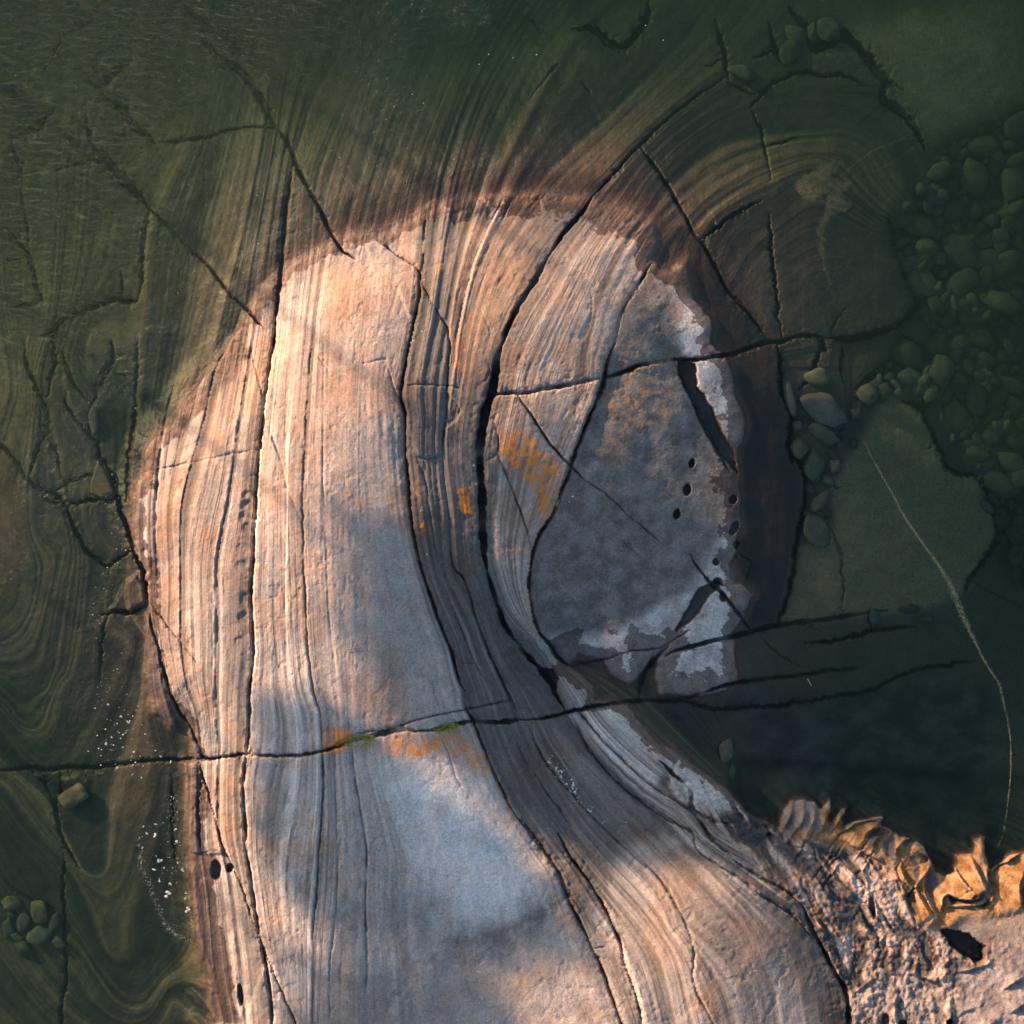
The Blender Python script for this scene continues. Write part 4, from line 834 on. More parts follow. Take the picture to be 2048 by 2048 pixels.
# ------------------------------------------------------------------ materials
def new_mat(name):
    m_ = bpy.data.materials.new(name); m_.use_nodes = True
    nt = m_.node_tree; nt.nodes.clear()
    out = nt.nodes.new('ShaderNodeOutputMaterial')
    return m_, nt, out
def N(nt, typ, **kw):
    n = nt.nodes.new(typ)
    for k_, v in kw.items():
        if k_.startswith('i_'): n.inputs[k_[2:].replace('_', ' ')].default_value = v
        else: setattr(n, k_, v)
    return n
def math_node(nt, op, a, b=None, clamp=False):
    n = nt.nodes.new('ShaderNodeMath'); n.operation = op; n.use_clamp = clamp
    for i, v in enumerate((a, b)):
        if v is None: continue
        if isinstance(v, (int, float)): n.inputs[i].default_value = v
        else: nt.links.new(v, n.inputs[i])
    return n.outputs[0]
def mapr(nt, v, a, b, c=0.0, d=1.0, smooth=True):
    n = nt.nodes.new('ShaderNodeMapRange'); n.interpolation_type = 'SMOOTHSTEP' if smooth else 'LINEAR'
    nt.links.new(v, n.inputs[0])
    for i, q in enumerate((a, b, c, d)): n.inputs[i + 1].default_value = q
    return n.outputs[0]
def mixc(nt, f, a, b, mode='MIX'):
    n = nt.nodes.new('ShaderNodeMix'); n.data_type = 'RGBA'; n.blend_type = mode; n.clamp_factor = True
    for sock, v in ((n.inputs['Factor'], f), (n.inputs[6], a), (n.inputs[7], b)):
        if isinstance(v, (int, float)): sock.default_value = v
        elif isinstance(v, tuple): sock.default_value = v + ((1.0,) if len(v) == 3 else ())
        else: nt.links.new(v, sock)
    return n.outputs[2]
def attr(nt, name):
    n = nt.nodes.new('ShaderNodeAttribute'); n.attribute_name = name; return n
def noise(nt, vec, scale, detail=4, rough=.55, dist=0.0):
    n = nt.nodes.new('ShaderNodeTexNoise'); n.inputs['Scale'].default_value = scale; n.inputs['Detail'].default_value = detail
    n.inputs['Roughness'].default_value = rough; n.inputs['Distortion'].default_value = dist
    nt.links.new(vec, n.inputs['Vector']); return n.outputs['Fac']

def rock_material():
    m_, nt, out = new_mat('banded_gneiss')
    geo = nt.nodes.new('ShaderNodeNewGeometry'); pos = geo.outputs['Position']
    base = attr(nt, 'stone').outputs['Color']; au = attr(nt, 'foliation').outputs['Fac']; ab = attr(nt, 'bandy').outputs['Fac']
    al = attr(nt, 'lichen').outputs['Fac']; ag = attr(nt, 'guano').outputs['Fac']; aw = attr(nt, 'wet').outputs['Fac']
    sep = nt.nodes.new('ShaderNodeSeparateXYZ'); nt.links.new(pos, sep.inputs[0])
    def strat(fu, fp):
        cb = nt.nodes.new('ShaderNodeCombineXYZ')
        nt.links.new(math_node(nt, 'MULTIPLY', au, fu), cb.inputs[0]); nt.links.new(math_node(nt, 'MULTIPLY', sep.outputs[0], fp), cb.inputs[1]); nt.links.new(math_node(nt, 'MULTIPLY', sep.outputs[1], fp), cb.inputs[2])
        return cb.outputs[0]
    fine1 = noise(nt, strat(30, .45), 1.0, 3, .6); fine2 = noise(nt, strat(75, 1.1), 1.0, 2, .6)
    lines = noise(nt, strat(17, .22), 1.0, 2, .5)
    dark_line = math_node(nt, 'MULTIPLY', mapr(nt, lines, .575, .655), ab)
    pale_line = math_node(nt, 'MULTIPLY', mapr(nt, fine1, .62, .72), ab)
    band_mul = math_node(nt, 'ADD', math_node(nt, 'MULTIPLY', math_node(nt, 'SUBTRACT', math_node(nt, 'ADD', math_node(nt, 'MULTIPLY', fine1, .6), math_node(nt, 'MULTIPLY', fine2, .4)), .5), math_node(nt, 'MULTIPLY', ab, 1.15)), 1.0)
    speck = noise(nt, pos, 42, 2, .75); mot = noise(nt, pos, 3.2, 4, .62); mot2 = noise(nt, pos, 13, 3, .68)
    tex = math_node(nt, 'ADD', math_node(nt, 'MULTIPLY', math_node(nt, 'SUBTRACT', speck, .5), 1.15), math_node(nt, 'ADD', math_node(nt, 'MULTIPLY', math_node(nt, 'SUBTRACT', mot, .5), .7), math_node(nt, 'MULTIPLY', math_node(nt, 'SUBTRACT', mot2, .5), .7)))
    grit = noise(nt, pos, 24, 3, .8)
    tex = math_node(nt, 'ADD', tex, math_node(nt, 'MULTIPLY', math_node(nt, 'SUBTRACT', grit, .5), math_node(nt, 'SUBTRACT', 1.6, math_node(nt, 'MULTIPLY', ab, .9))))
    mul = math_node(nt, 'MULTIPLY', band_mul, math_node(nt, 'ADD', tex, 1.0))
    hs = nt.nodes.new('ShaderNodeVectorMath'); hs.operation = 'SCALE'
    nt.links.new(base, hs.inputs[0]); nt.links.new(mul, hs.inputs['Scale'])
    c = hs.outputs[0]
    c = mixc(nt, math_node(nt, 'MULTIPLY', math_node(nt, 'MULTIPLY', dark_line, mapr(nt, mot, .38, .58, .25, 1.0)), .78), c, (.085, .08, .08))
    c = mixc(nt, math_node(nt, 'MULTIPLY', pale_line, .16), c, (.55, .46, .39))
    # warm oxide film in patches
    ox = math_node(nt, 'MULTIPLY', mapr(nt, noise(nt, pos, 1.7, 3, .6), .50, .68), .35)
    c = mixc(nt, ox, c, mixc(nt, 1.0, c, (1.12, .80, .60), 'MULTIPLY'))
    # orange crust lichen
    ln = noise(nt, pos, 5.5, 6, .72)
    lf_ = mapr(nt, math_node(nt, 'ADD', al, math_node(nt, 'MULTIPLY', math_node(nt, 'SUBTRACT', ln, .5), 3.2)), .62, .98)
    stain = math_node(nt, 'MULTIPLY', mapr(nt, math_node(nt, 'ADD', al, math_node(nt, 'MULTIPLY', math_node(nt, 'SUBTRACT', mot2, .5), 1.6)), .25, 1.0), .6)
    c = mixc(nt, stain, c, mixc(nt, 1.0, c, (1.35, .62, .22), 'MULTIPLY'))
    c = mixc(nt, math_node(nt, 'MULTIPLY', lf_, .85), c, mixc(nt, noise(nt, pos, 30, 3), (.40, .13, .015), (.74, .28, .045)))
    # white bird droppings
    gn = noise(nt, pos, 17, 3, .6); gm = mapr(nt, math_node(nt, 'ADD', gn, math_node(nt, 'MULTIPLY', ag, .19)), .755, .785)
    c = mixc(nt, math_node(nt, 'MULTIPLY', gm, .85), c, (.78, .77, .74))
    # wet below and just above the lake
    wz = math_node(nt, 'ADD', sep.outputs[2], math_node(nt, 'MULTIPLY', math_node(nt, 'SUBTRACT', noise(nt, pos, 2.6, 4, .65), .5), -.13))
    wet = mapr(nt, wz, .060, .064, 1.0, 0.0)
    wet = math_node(nt, 'MAXIMUM', wet, aw)
    wcol = wet
    c = mixc(nt, wcol, c, mixc(nt, 1.0, c, (.36, .31, .29), 'MULTIPLY'))
    bsdf = nt.nodes.new('ShaderNodeBsdfPrincipled')
    nt.links.new(c, bsdf.inputs['Base Color'])
    nt.links.new(mapr(nt, wet, 0, 1, .88, .45, False), bsdf.inputs['Roughness'])
    bsdf.inputs['Specular IOR Level'].default_value = .35
    hh = math_node(nt, 'ADD', math_node(nt, 'MULTIPLY', math_node(nt, 'ADD', fine1, math_node(nt, 'MULTIPLY', fine2, .5)), math_node(nt, 'MULTIPLY', ab, .9)), math_node(nt, 'ADD', math_node(nt, 'MULTIPLY', speck, .55), math_node(nt, 'MULTIPLY', mot2, 1.1)))
    bump = nt.nodes.new('ShaderNodeBump'); bump.inputs['Strength'].default_value = .75; bump.inputs['Distance'].default_value = .016
    nt.links.new(hh, bump.inputs['Height']); nt.links.new(bump.outputs[0], bsdf.inputs['Normal'])
    nt.links.new(bsdf.outputs[0], out.inputs['Surface'])
    return m_
ROCK = rock_material()

def simple_mat(name, c1_, c2_, scale, rough=.85, bumpd=.01, emit=None, detail=5):
    m_, nt, out = new_mat(name)
    tc = nt.nodes.new('ShaderNodeTexCoord'); oi = nt.nodes.new('ShaderNodeObjectInfo')
    av = nt.nodes.new('ShaderNodeVectorMath'); av.operation = 'ADD'
    cbx = nt.nodes.new('ShaderNodeCombineXYZ')
    for i in range(3): nt.links.new(math_node(nt, 'MULTIPLY', oi.outputs['Random'], 13.0 + 7 * i), cbx.inputs[i])
    nt.links.new(tc.outputs['Object'], av.inputs[0]); nt.links.new(cbx.outputs[0], av.inputs[1])
    n1 = noise(nt, av.outputs[0], scale, detail, .62); n2 = noise(nt, av.outputs[0], scale * 7, 3, .6)
    f = mapr(nt, math_node(nt, 'ADD', math_node(nt, 'MULTIPLY', n1, .65), math_node(nt, 'MULTIPLY', n2, .35)), .35, .65)
    c = mixc(nt, f, c1_, c2_)
    v = math_node(nt, 'ADD', math_node(nt, 'MULTIPLY', oi.outputs['Random'], .6), .7)
    hs = nt.nodes.new('ShaderNodeVectorMath'); hs.operation = 'SCALE'; nt.links.new(c, hs.inputs[0]); nt.links.new(v, hs.inputs['Scale'])
    b = nt.nodes.new('ShaderNodeBsdfPrincipled'); b.inputs['Roughness'].default_value = rough
    nt.links.new(hs.outputs[0], b.inputs['Base Color'])
    if bumpd:
        bp = nt.nodes.new('ShaderNodeBump'); bp.inputs['Strength'].default_value = .6; bp.inputs['Distance'].default_value = bumpd
        nt.links.new(n2, bp.inputs['Height']); nt.links.new(bp.outputs[0], b.inputs['Normal'])
    nt.links.new(b.outputs[0], out.inputs['Surface'])
    return m_

# ------------------------------------------------------------------ bedrock split into slabs along the cracks
PX = np.stack([wx(SNX), wy(SNY), h.astype(np.float64)], -1)
du = np.empty_like(PX); dv = np.empty_like(PX)
du[:, 1:-1] = PX[:, 2:] - PX[:, :-2]; du[:, 0] = PX[:, 1] - PX[:, 0]; du[:, -1] = PX[:, -1] - PX[:, -2]
dv[1:-1] = PX[2:] - PX[:-2]; dv[0] = PX[1] - PX[0]; dv[-1] = PX[-1] - PX[-2]
NRM = np.cross(dv, du); NRM /= np.linalg.norm(NRM, axis=-1, keepdims=True) + 1e-12
NRM[NRM[..., 2] < 0] *= -1

# label raster: flood fill between the cracks, land apart from lake bed
LS = 6
lg = np.arange(FL0, FL1, LS)
ii = np.clip(np.searchsorted(gx, lg), 0, NX - 1)
bar = split_d[np.ix_(ii, ii)] < LS * .95
dry = (h + cut)[np.ix_(ii, ii)] > -.01
dry = blur(dry.astype(float), 1, 1) > .5
n = len(lg)
lab = np.full((n, n), -1, np.int32)
sizes = []; lab_dry = []
for a in range(n):
    for b in range(n):
        if lab[a, b] >= 0 or bar[a, b]: continue
        cur = len(sizes); stack = [(a, b)]; lab[a, b] = cur; cnt = 0; dd_ = dry[a, b]
        while stack:
            y, x = stack.pop(); cnt += 1
            for y2, x2 in ((y + 1, x), (y - 1, x), (y, x + 1), (y, x - 1)):
                if 0 <= y2 < n and 0 <= x2 < n and lab[y2, x2] < 0 and not bar[y2, x2] and dry[y2, x2] == dd_:
                    lab[y2, x2] = cur; stack.append((y2, x2))
        sizes.append(cnt); lab_dry.append(bool(dd_))
small = np.array(sizes) < 40
lab[(lab >= 0) & small[np.maximum(lab, 0)]] = -1
for _ in range(60):
    miss = lab < 0
    if not miss.any(): break
    for same in (True, False):
        for sy, sx in ((0, 1), (0, -1), (1, 0), (-1, 0)):
            sh = np.roll(lab, (sy, sx), (0, 1))
            ok = (lab < 0) & (sh >= 0)
            if same: ok &= np.array(lab_dry)[np.maximum(sh, 0)] == dry
            lab[ok] = sh[ok]
        if same and (lab < 0).sum() < miss.sum(): break
fx = (gx[1:] + gx[:-1]) / 2
fi = np.clip(((fx - FL0) / LS).round().astype(int), 0, n - 1)
FL = lab[np.ix_(fi, fi)].copy()
outside = (fx < FL0) | (fx > FL1)
FL[outside, :] = -5; FL[:, outside] = -5
vid = np.arange(NX * NX).reshape(NX, NX)
quads = np.stack([vid[:-1, :-1], vid[1:, :-1], vid[1:, 1:], vid[:-1, 1:]], -1).reshape(-1, 4)
FLr = FL.ravel()
flatP = PX.reshape(-1, 3); flatN = NRM.reshape(-1, 3)
deepc = lerp(.6, 1.0, emer) * (1 - .7 * sstep(.6, 1.2, -h))
calm = deepc * (1 - m_fold) * (1 - .62 * sstep(622, 650, U) * (1 - sstep(770, 796, U)) * emer)
ATT = {'foliation': (U / 100.0).ravel(), 'bandy': (bandy * calm).ravel(), 'lichen': lich.ravel(), 'guano': guano.ravel(), 'wet': wet_and_holes.ravel()}
COLR = np.concatenate([np.clip(col, .01, .95), np.ones(col.shape[:2] + (1,), np.float32)], -1).reshape(-1, 4)

def mesh_from(name, faces):
    idx, inv = np.unique(faces, return_inverse=True)
    inv = inv.reshape(-1, 4).astype(np.int32)
    me = bpy.data.meshes.new(name)
    me.vertices.add(len(idx)); me.loops.add(inv.size); me.polygons.add(len(inv))
    me.vertices.foreach_set('co', flatP[idx].astype(np.float32).ravel())
    me.loops.foreach_set('vertex_index', inv.ravel())
    me.polygons.foreach_set('loop_start', np.arange(0, inv.size, 4, dtype=np.int32))
    me.polygons.foreach_set('use_smooth', np.ones(len(inv), bool))
    me.update(calc_edges=True)
    for an, av in ATT.items():
        a_ = me.attributes.new(an, 'FLOAT', 'POINT'); a_.data.foreach_set('value', av[idx].astype(np.float32))
    a_ = me.attributes.new('stone', 'FLOAT_COLOR', 'POINT'); a_.data.foreach_set('color', COLR[idx].astype(np.float32).ravel())
    me.normals_split_custom_set_from_vertices(flatN[idx].astype(np.float32))
    me.materials.append(ROCK)
    return me
def link(name, data, parent=None):
    o = bpy.data.objects.new(name, data); COL.objects.link(o)
    if parent is not None: o.parent = parent
    return o
def tag(o, label=None, cat=None, group=None, kind=None):
    if label: o['label'] = label
    if cat: o['category'] = cat
    if group: o['group'] = group
    if kind: o['kind'] = kind
    return o

island = link('rock_island', None); tag(island, 'bare banded gneiss island rising from the lake', kind='structure')
lakebed = link('lake_bed', None); tag(lakebed, 'banded bedrock slabs under the clear green water', kind='structure')
shore = mesh_from('outer_bedrock', quads[FLr == -5]); link('outer_bedrock', shore, lakebed)
for L_ in np.unique(FL[FL >= 0]):
    f = quads[FLr == L_]
    if len(f) == 0: continue
    isl = lab_dry[L_]
    link('rock_slab', mesh_from('rock_slab', f), island if isl else lakebed)
print('slabs', len(np.unique(FL)), round(time.time() - T0, 1))

def ground_z(px, py):
    i = int(np.clip(np.searchsorted(gx, px), 1, NX - 1)); j = int(np.clip(np.searchsorted(gy, py), 1, NX - 1))
    return float(h[j, i])

# ------------------------------------------------------------------ the lake
def water():
    m_, nt, out = new_mat('lake_water')
    geo = nt.nodes.new('ShaderNodeNewGeometry'); pos = geo.outputs['Position']
    tr = nt.nodes.new('ShaderNodeBsdfTransparent'); gl = nt.nodes.new('ShaderNodeBsdfGlossy'); gl.inputs['Roughness'].default_value = .04
    fr_ = nt.nodes.new('ShaderNodeFresnel')
    # the same reflectance from both sides of the thin surface: light enters the water as it leaves it
    nt.links.new(mapr(nt, geo.outputs['Backfacing'], 0, 1, 1.333, 1 / 1.333, False), fr_.inputs['IOR'])
    sep = nt.nodes.new('ShaderNodeSeparateXYZ'); nt.links.new(pos, sep.inputs[0])
    # wind reaches the upper left, the water near the rock lies still
    wind = math_node(nt, 'ADD', math_node(nt, 'MULTIPLY', sep.outputs[0], -.16), math_node(nt, 'MULTIPLY', sep.outputs[1], .13))
    wind = math_node(nt, 'ADD', wind, math_node(nt, 'MULTIPLY', math_node(nt, 'SUBTRACT', noise(nt, pos, .35, 3), .5), 1.6))
    wind = mapr(nt, wind, .55, 2.4)
    mp = nt.nodes.new('ShaderNodeMapping'); mp.inputs['Rotation'].default_value = (0, 0, math.radians(14)); mp.inputs['Scale'].default_value = (3.2, 8.5, 1)
    nt.links.new(pos, mp.inputs[0])
    w1 = noise(nt, mp.outputs[0], 1.0, 3, .5, .6); w2 = noise(nt, mp.outputs[0], 2.7, 2, .5, .3)
    hgt = math_node(nt, 'ADD', w1, math_node(nt, 'MULTIPLY', w2, .3))
    bump = nt.nodes.new('ShaderNodeBump'); bump.inputs['Distance'].default_value = .5
    nt.links.new(math_node(nt, 'ADD', math_node(nt, 'MULTIPLY', wind, .95), .02), bump.inputs['Strength']); nt.links.new(hgt, bump.inputs['Height'])
    nt.links.new(bump.outputs[0], gl.inputs['Normal']); nt.links.new(bump.outputs[0], fr_.inputs['Normal'])
    mx = nt.nodes.new('ShaderNodeMixShader'); nt.links.new(fr_.outputs[0], mx.inputs[0]); nt.links.new(tr.outputs[0], mx.inputs[1]); nt.links.new(gl.outputs[0], mx.inputs[2])
    nt.links.new(mx.outputs[0], out.inputs['Surface'])
    va = nt.nodes.new('ShaderNodeVolumeAbsorption'); va.inputs['Color'].default_value = (.37, .59, .45, 1); va.inputs['Density'].default_value = .92
    vs = nt.nodes.new('ShaderNodeVolumeScatter'); vs.inputs['Color'].default_value = (.45, .80, .60, 1); vs.inputs['Density'].default_value = .042
    ad = nt.nodes.new('ShaderNodeAddShader'); nt.links.new(va.outputs[0], ad.inputs[0]); nt.links.new(vs.outputs[0], ad.inputs[1])
    nt.links.new(ad.outputs[0], out.inputs['Volume'])
    ext = 120.0
    me = bpy.data.meshes.new('water')
    v = [(-ext, -ext, 0), (ext, -ext, 0), (ext, ext, 0), (-ext, ext, 0), (-ext, -ext, -6), (ext, -ext, -6), (ext, ext, -6), (-ext, ext, -6)]
    me.from_pydata(v, [], [(0, 1, 2, 3), (7, 6, 5, 4), (0, 4, 5, 1), (1, 5, 6, 2), (2, 6, 7, 3), (3, 7, 4, 0)])
    me.materials.append(m_)
    o = link('water', me); tag(o, 'clear green lake water round the rock', kind='structure')
water()

# ------------------------------------------------------------------ pines on the far shore, outside the picture, whose shade lies over the rock
def quads_mesh(name, centres, axes_u, axes_v, mat):
    n_ = len(centres)
    v = np.stack([centres - axes_u - axes_v, centres + axes_u - axes_v, centres + axes_u + axes_v, centres - axes_u + axes_v], 1).reshape(-1, 3)
    me = bpy.data.meshes.new(name)
    me.from_pydata(v.tolist(), [], np.arange(4 * n_).reshape(-1, 4).tolist()); me.materials.append(mat)
    return me
def tube(points, radii, sides=8):
    vs, fs = [], []
    for i_, (p_, r_) in enumerate(zip(points, radii)):
        p_ = Vector(p_)
        dirv = (Vector(points[min(i_ + 1, len(points) - 1)]) - Vector(points[max(i_ - 1, 0)])).normalized()
        a_ = dirv.orthogonal().normalized(); b_ = dirv.cross(a_)
        for s_ in range(sides):
            t_ = 2 * math.pi * s_ / sides
            vs.append(tuple(p_ + a_ * (r_ * math.cos(t_)) + b_ * (r_ * math.sin(t_))))
        if i_:
            o_ = (i_ - 1) * sides
            for s_ in range(sides): fs.append((o_ + s_, o_ + (s_ + 1) % sides, o_ + sides + (s_ + 1) % sides, o_ + sides + s_))
    return vs, fs
BARK = simple_mat('pine_bark', (.10, .06, .04), (.22, .12, .07), 6)
NEEDLES = simple_mat('pine_needles', (.03, .05, .02), (.06, .09, .03), 4, bumpd=0)
sd2 = Vector((SUN_DIR.x, SUN_DIR.y, 0)).normalized(); pn = Vector((-sd2.y, sd2.x, 0)) * -1
tanel = math.tan(SUN_EL)
def pine(s_, dist, tc, rs, rz, label, seed, dens=1.0):
    """a tall pine whose crown throws its shade at cross-sun offset s_ and down-sun distance tc"""
    g = np.random.default_rng(seed)
    base = pn * s_ + sd2 * dist
    zc = .6 + (dist + tc) * tanel
    root = link('pine_tree', None); root.location = (base.x, base.y, .85)
    tag(root, label, 'tree', 'pines on the shore towards the sun')
    top = zc + rz * .7 - .85
    pts = [(0.15 * math.sin(z_ * .7 + seed), .12 * math.cos(z_ * .5 + seed), z_) for z_ in np.linspace(-.4, top, 9)]
    vs, fs = tube(pts, np.linspace(.09, .035, 9))
    me = bpy.data.meshes.new('trunk'); me.from_pydata(vs, [], fs); me.materials.append(BARK); link('trunk', me, root)
    cl, ul, vl = [], [], []; lv_, lf_ = [], []
    for c_ in range(int(46 * dens)):
        th = g.uniform(0, 2 * math.pi); rr = math.sqrt(g.uniform(.02, 1)) * rs * .82; zz = g.uniform(-1, 1) * rz * .8 * math.sqrt(max(.05, 1 - (rr / rs) ** 2)) + zc - .85
        cc = np.array([rr * math.cos(th), rr * math.sin(th), zz])
        if c_ % 3 == 0:
            v_, f_ = tube([(0, 0, zz - .5), tuple(cc * .5 + np.array([0, 0, zz * .5 - .2])), tuple(cc)], [.06, .04, .02], 5)
            lf_ += [tuple(q + len(lv_) for q in ff) for ff in f_]; lv_ += v_
        m_ = int(190 * dens)
        q = g.normal(size=(m_, 3)) * np.array([.42, .42, .24]) * (rs / 2.0) + cc
        cl.append(q)
        u_ = g.normal(size=(m_, 3)); u_ /= np.linalg.norm(u_, axis=1, keepdims=True); w_ = np.cross(u_, g.normal(size=(m_, 3))); w_ /= np.linalg.norm(w_, axis=1, keepdims=True)
        ul.append(u_ * .17); vl.append(w_ * .06)
    link('crown', quads_mesh('crown', np.concatenate(cl), np.concatenate(ul), np.concatenate(vl), NEEDLES), root)
    me = bpy.data.meshes.new('limb'); me.from_pydata(lv_, [], lf_); me.materials.append(BARK); link('limbs', me, root)
    return root
pine(-2.7, 32, 3.9, 1.75, .95, 'pine at the left end of the shore row', 3)
pine(-7.0, 33, 3.0, 1.65, 1.05, 'thin crowned pine second from the left of the shore row', 5, .62)
pine(.6, 34, 4.9, 1.8, .85, 'unseen slender pine added to shade the lower right of the grey block', 12)  # out of view, added to put the block's lower right in shade
pine(4.3, 33, 5.0, 1.8, .95, 'unseen pine added to shade the upper right patches of the grey block', 14)  # second added pine, out of view, shades the patches at the block's edge
pine(-9.9, 32, 6.6, 1.7, .8, 'pine at the far right of the shore row', 8, .8)

# ------------------------------------------------------------------ loose stones
import bmesh
def ico(sub):
    bm = bmesh.new(); bmesh.ops.create_icosphere(bm, subdivisions=sub, radius=1.0)
    v = np.array([q.co[:] for q in bm.verts]); f = [tuple(q.index for q in fc.verts) for fc in bm.faces]; bm.free()
    return v / np.linalg.norm(v, axis=1, keepdims=True), f
ICO2, ICO3 = ico(2), ico(3)
def stone_mesh(seed, hi=False, faces=9, soft_p=9.0):
    g = np.random.default_rng(seed); v, f = ICO3 if hi else ICO2
    nrm = g.normal(size=(faces, 3)); nrm[:, 2] *= .8; nrm /= np.linalg.norm(nrm, axis=1, keepdims=True)
    nrm = np.vstack([nrm, -nrm * 1.0, [[0, 0, 1]]]); dd_ = g.uniform(.72, 1.0, len(nrm))
    c_ = np.maximum(v @ nrm.T, 0) / dd_
    r_ = 1.0 / ((c_ ** soft_p).sum(1) ** (1 / soft_p) + 1e-6)
    r_ = np.minimum(r_, 1.5) * (1 + .035 * np.sin(v @ g.normal(size=3) * 5) + .02 * np.sin(v @ g.normal(size=3) * 11))
    p_ = v * r_[:, None]; p_ /= np.abs(p_).max(0)
    me = bpy.data.meshes.new('stone'); me.from_pydata(p_.tolist(), [], f)
    me.polygons.foreach_set('use_smooth', np.ones(len(f), bool)); me.update()
    return me
STONE_BED = simple_mat('silt_covered_stone', (.04, .04, .025), (.10, .092, .056), 1.6)
STONE_TAN = simple_mat('tan_stone', (.075, .056, .032), (.15, .112, .06), 1.8)
STONE_OLIVE = simple_mat('olive_stone', (.04, .04, .025), (.085, .08, .048), 1.6)
STONE_GREY = simple_mat('grey_stone', (.035, .037, .032), (.08, .078, .06), 1.8)
COBBLE = [stone_mesh(100 + q, False, 4, 40.0) for q in range(14)]
STONE_DARK = simple_mat('weedy_stone', (.022, .025, .015), (.06, .058, .036), 2.2)
for q, me in enumerate(COBBLE): me.materials.append((STONE_BED, STONE_DARK, STONE_BED, STONE_GREY, STONE_DARK)[q % 5])
def place_stone(name, me, px, py, rx, ry, rot, label, cat, group=None, flat=.62, sink=.45):
    o = link(name, me); r_ = min(rx, ry) / 100.0
    o.scale = (rx / 100.0, ry / 100.0, r_ * flat + .02); o.rotation_euler = (0, 0, -rot)
    o.location = (wx(px), wy(py), ground_z(px, py) + (r_ * flat + .02) * sink)
    return tag(o, label, cat, group)
HERO = [
    (1489, 134, 29, 21, -.3, 'g', 'oval submerged boulder wedged in the crack corner at upper right'),
    (1587, 90, 27, 32, .1, 'b', 'rounded submerged boulder below two smaller ones near the top right crack'),
    (1600, 54, 26, 17, .3, 'b', 'low flat stone just above the rounded boulder near the top right crack'),
    (1636, 48, 13, 23, .1, 'b', 'narrow upright stone between two blocks at the top right'),
    (1668, 44, 29, 27, .4, 'b', 'wide angular block lying at the bend of the deep top right crack'),
    (1743, 789, 27, 25, 0., 'b', 'round boulder standing alone at the left end of the cobble field'),
    (1718, 820, 13, 23, .2, 'g', 'slim stone leaning left of the lone round boulder'),
    (1652, 816, 54, 36, .2, 'g', 'largest flat boulder in the gap between shelf and silty slab'),
    (1598, 851, 12, 12, 0., 'b', 'small round stone touching the shelf edge beside the largest flat boulder'),
    (1650, 866, 38, 20, .5, 'b', 'long slanting stone under the largest flat boulder'),
    (1602, 895, 20, 25, .1, 'b', 'egg shaped stone against the dark shelf edge below the small round one'),
    (1634, 930, 24, 38, .1, 'b', 'tall rounded stone right of the egg shaped one'),
    (1674, 931, 11, 15, 0., 't', 'small pale stone on the silt right of the tall rounded stone'),
    (1642, 1004, 15, 29, .6, 't', 'slanting elongated stone resting on a larger oval one below'),
    (1638, 1061, 32, 34, .2, 'b', 'big oval stone closing the stone row at its lower end'),
    (1623, 977, 12, 12, 0., 'g', 'little stone between the tall rounded and the elongated stone'),
    (1583, 790, 13, 42, -.25, 'g', 'long thin block along the upper shelf edge'),
    (1640, 755, 30, 22, .4, 'b', 'broad flat stone above the largest flat boulder'),
    (1826, 1220, 26, 10, -.1, 'g', 'flat bar shaped stone on the dark crack at lower right'),
    (1862, 1240, 16, 10, .3, 'b', 'small stone beside the bar shaped one on the lower right crack'),
    (1757, 1236, 11, 15, 0., 'g', 'small block inside the lower right crack'),
    (1455, 1504, 17, 27, .1, 't', 'pale egg shaped boulder under shallow water below the bare rock'),
    (1467, 1545, 8, 16, .2, 'g', 'small dark pebble just below the pale egg shaped boulder'),
    (181, 840, 12, 36, .05, 'g', 'upright oval stone left of the dome near the pale triangular stone'),
    (141, 1597, 33, 24, -.3, 't', 'brown rounded boulder lying on the left end of the long cross crack'),
    (69, 1555, 12, 6, .1, 'g', 'small stone stuck in the long cross crack at far left'),
    (14, 1815, 23, 15, .05, 't', 'brown slab shaped stone topping the small stone heap at lower left'),
    (69, 1833, 20, 25, .15, 't', 'light brown upright stone in the lower left heap'),
    (37, 1849, 15, 24, .1, 'g', 'grey upright stone left of the light brown one in the heap'),
    (100, 1853, 14, 22, -.15, 'g', 'grey stone at the right end of the lower left heap'),
    (70, 1878, 28, 22, .1, 'g', 'widest dark stone in the middle of the lower left heap'),
    (110, 1892, 17, 15, 0., 'b', 'olive stone at the lower right corner of the heap'),
    (41, 1908, 26, 17, .3, 'g', 'dark flat stone at the bottom of the lower left heap'),
    (6, 1864, 13, 23, 0., 'g', 'dark stone cut by the left picture edge in the heap'),
    (24, 1884, 16, 10, .2, 'b', 'small flat stone above the bottom dark one in the heap'),
    (12, 1840, 9, 12, 0., 'g', 'little dark stone under the brown slab shaped one'),
]
HMAT = {'b': STONE_OLIVE, 't': STONE_TAN, 'g': STONE_GREY}
taken = []
for q, (px, py, rx, ry, rot, mk, lb) in enumerate(HERO):
    me = stone_mesh(300 + q, True, 5, 13.0); me.materials.append(HMAT[mk])
    place_stone('boulder', me, px, py, rx, ry, rot, lb, 'boulder', 'stones on the lake bed')
    taken.append((px, py, max(rx, ry) * .8))
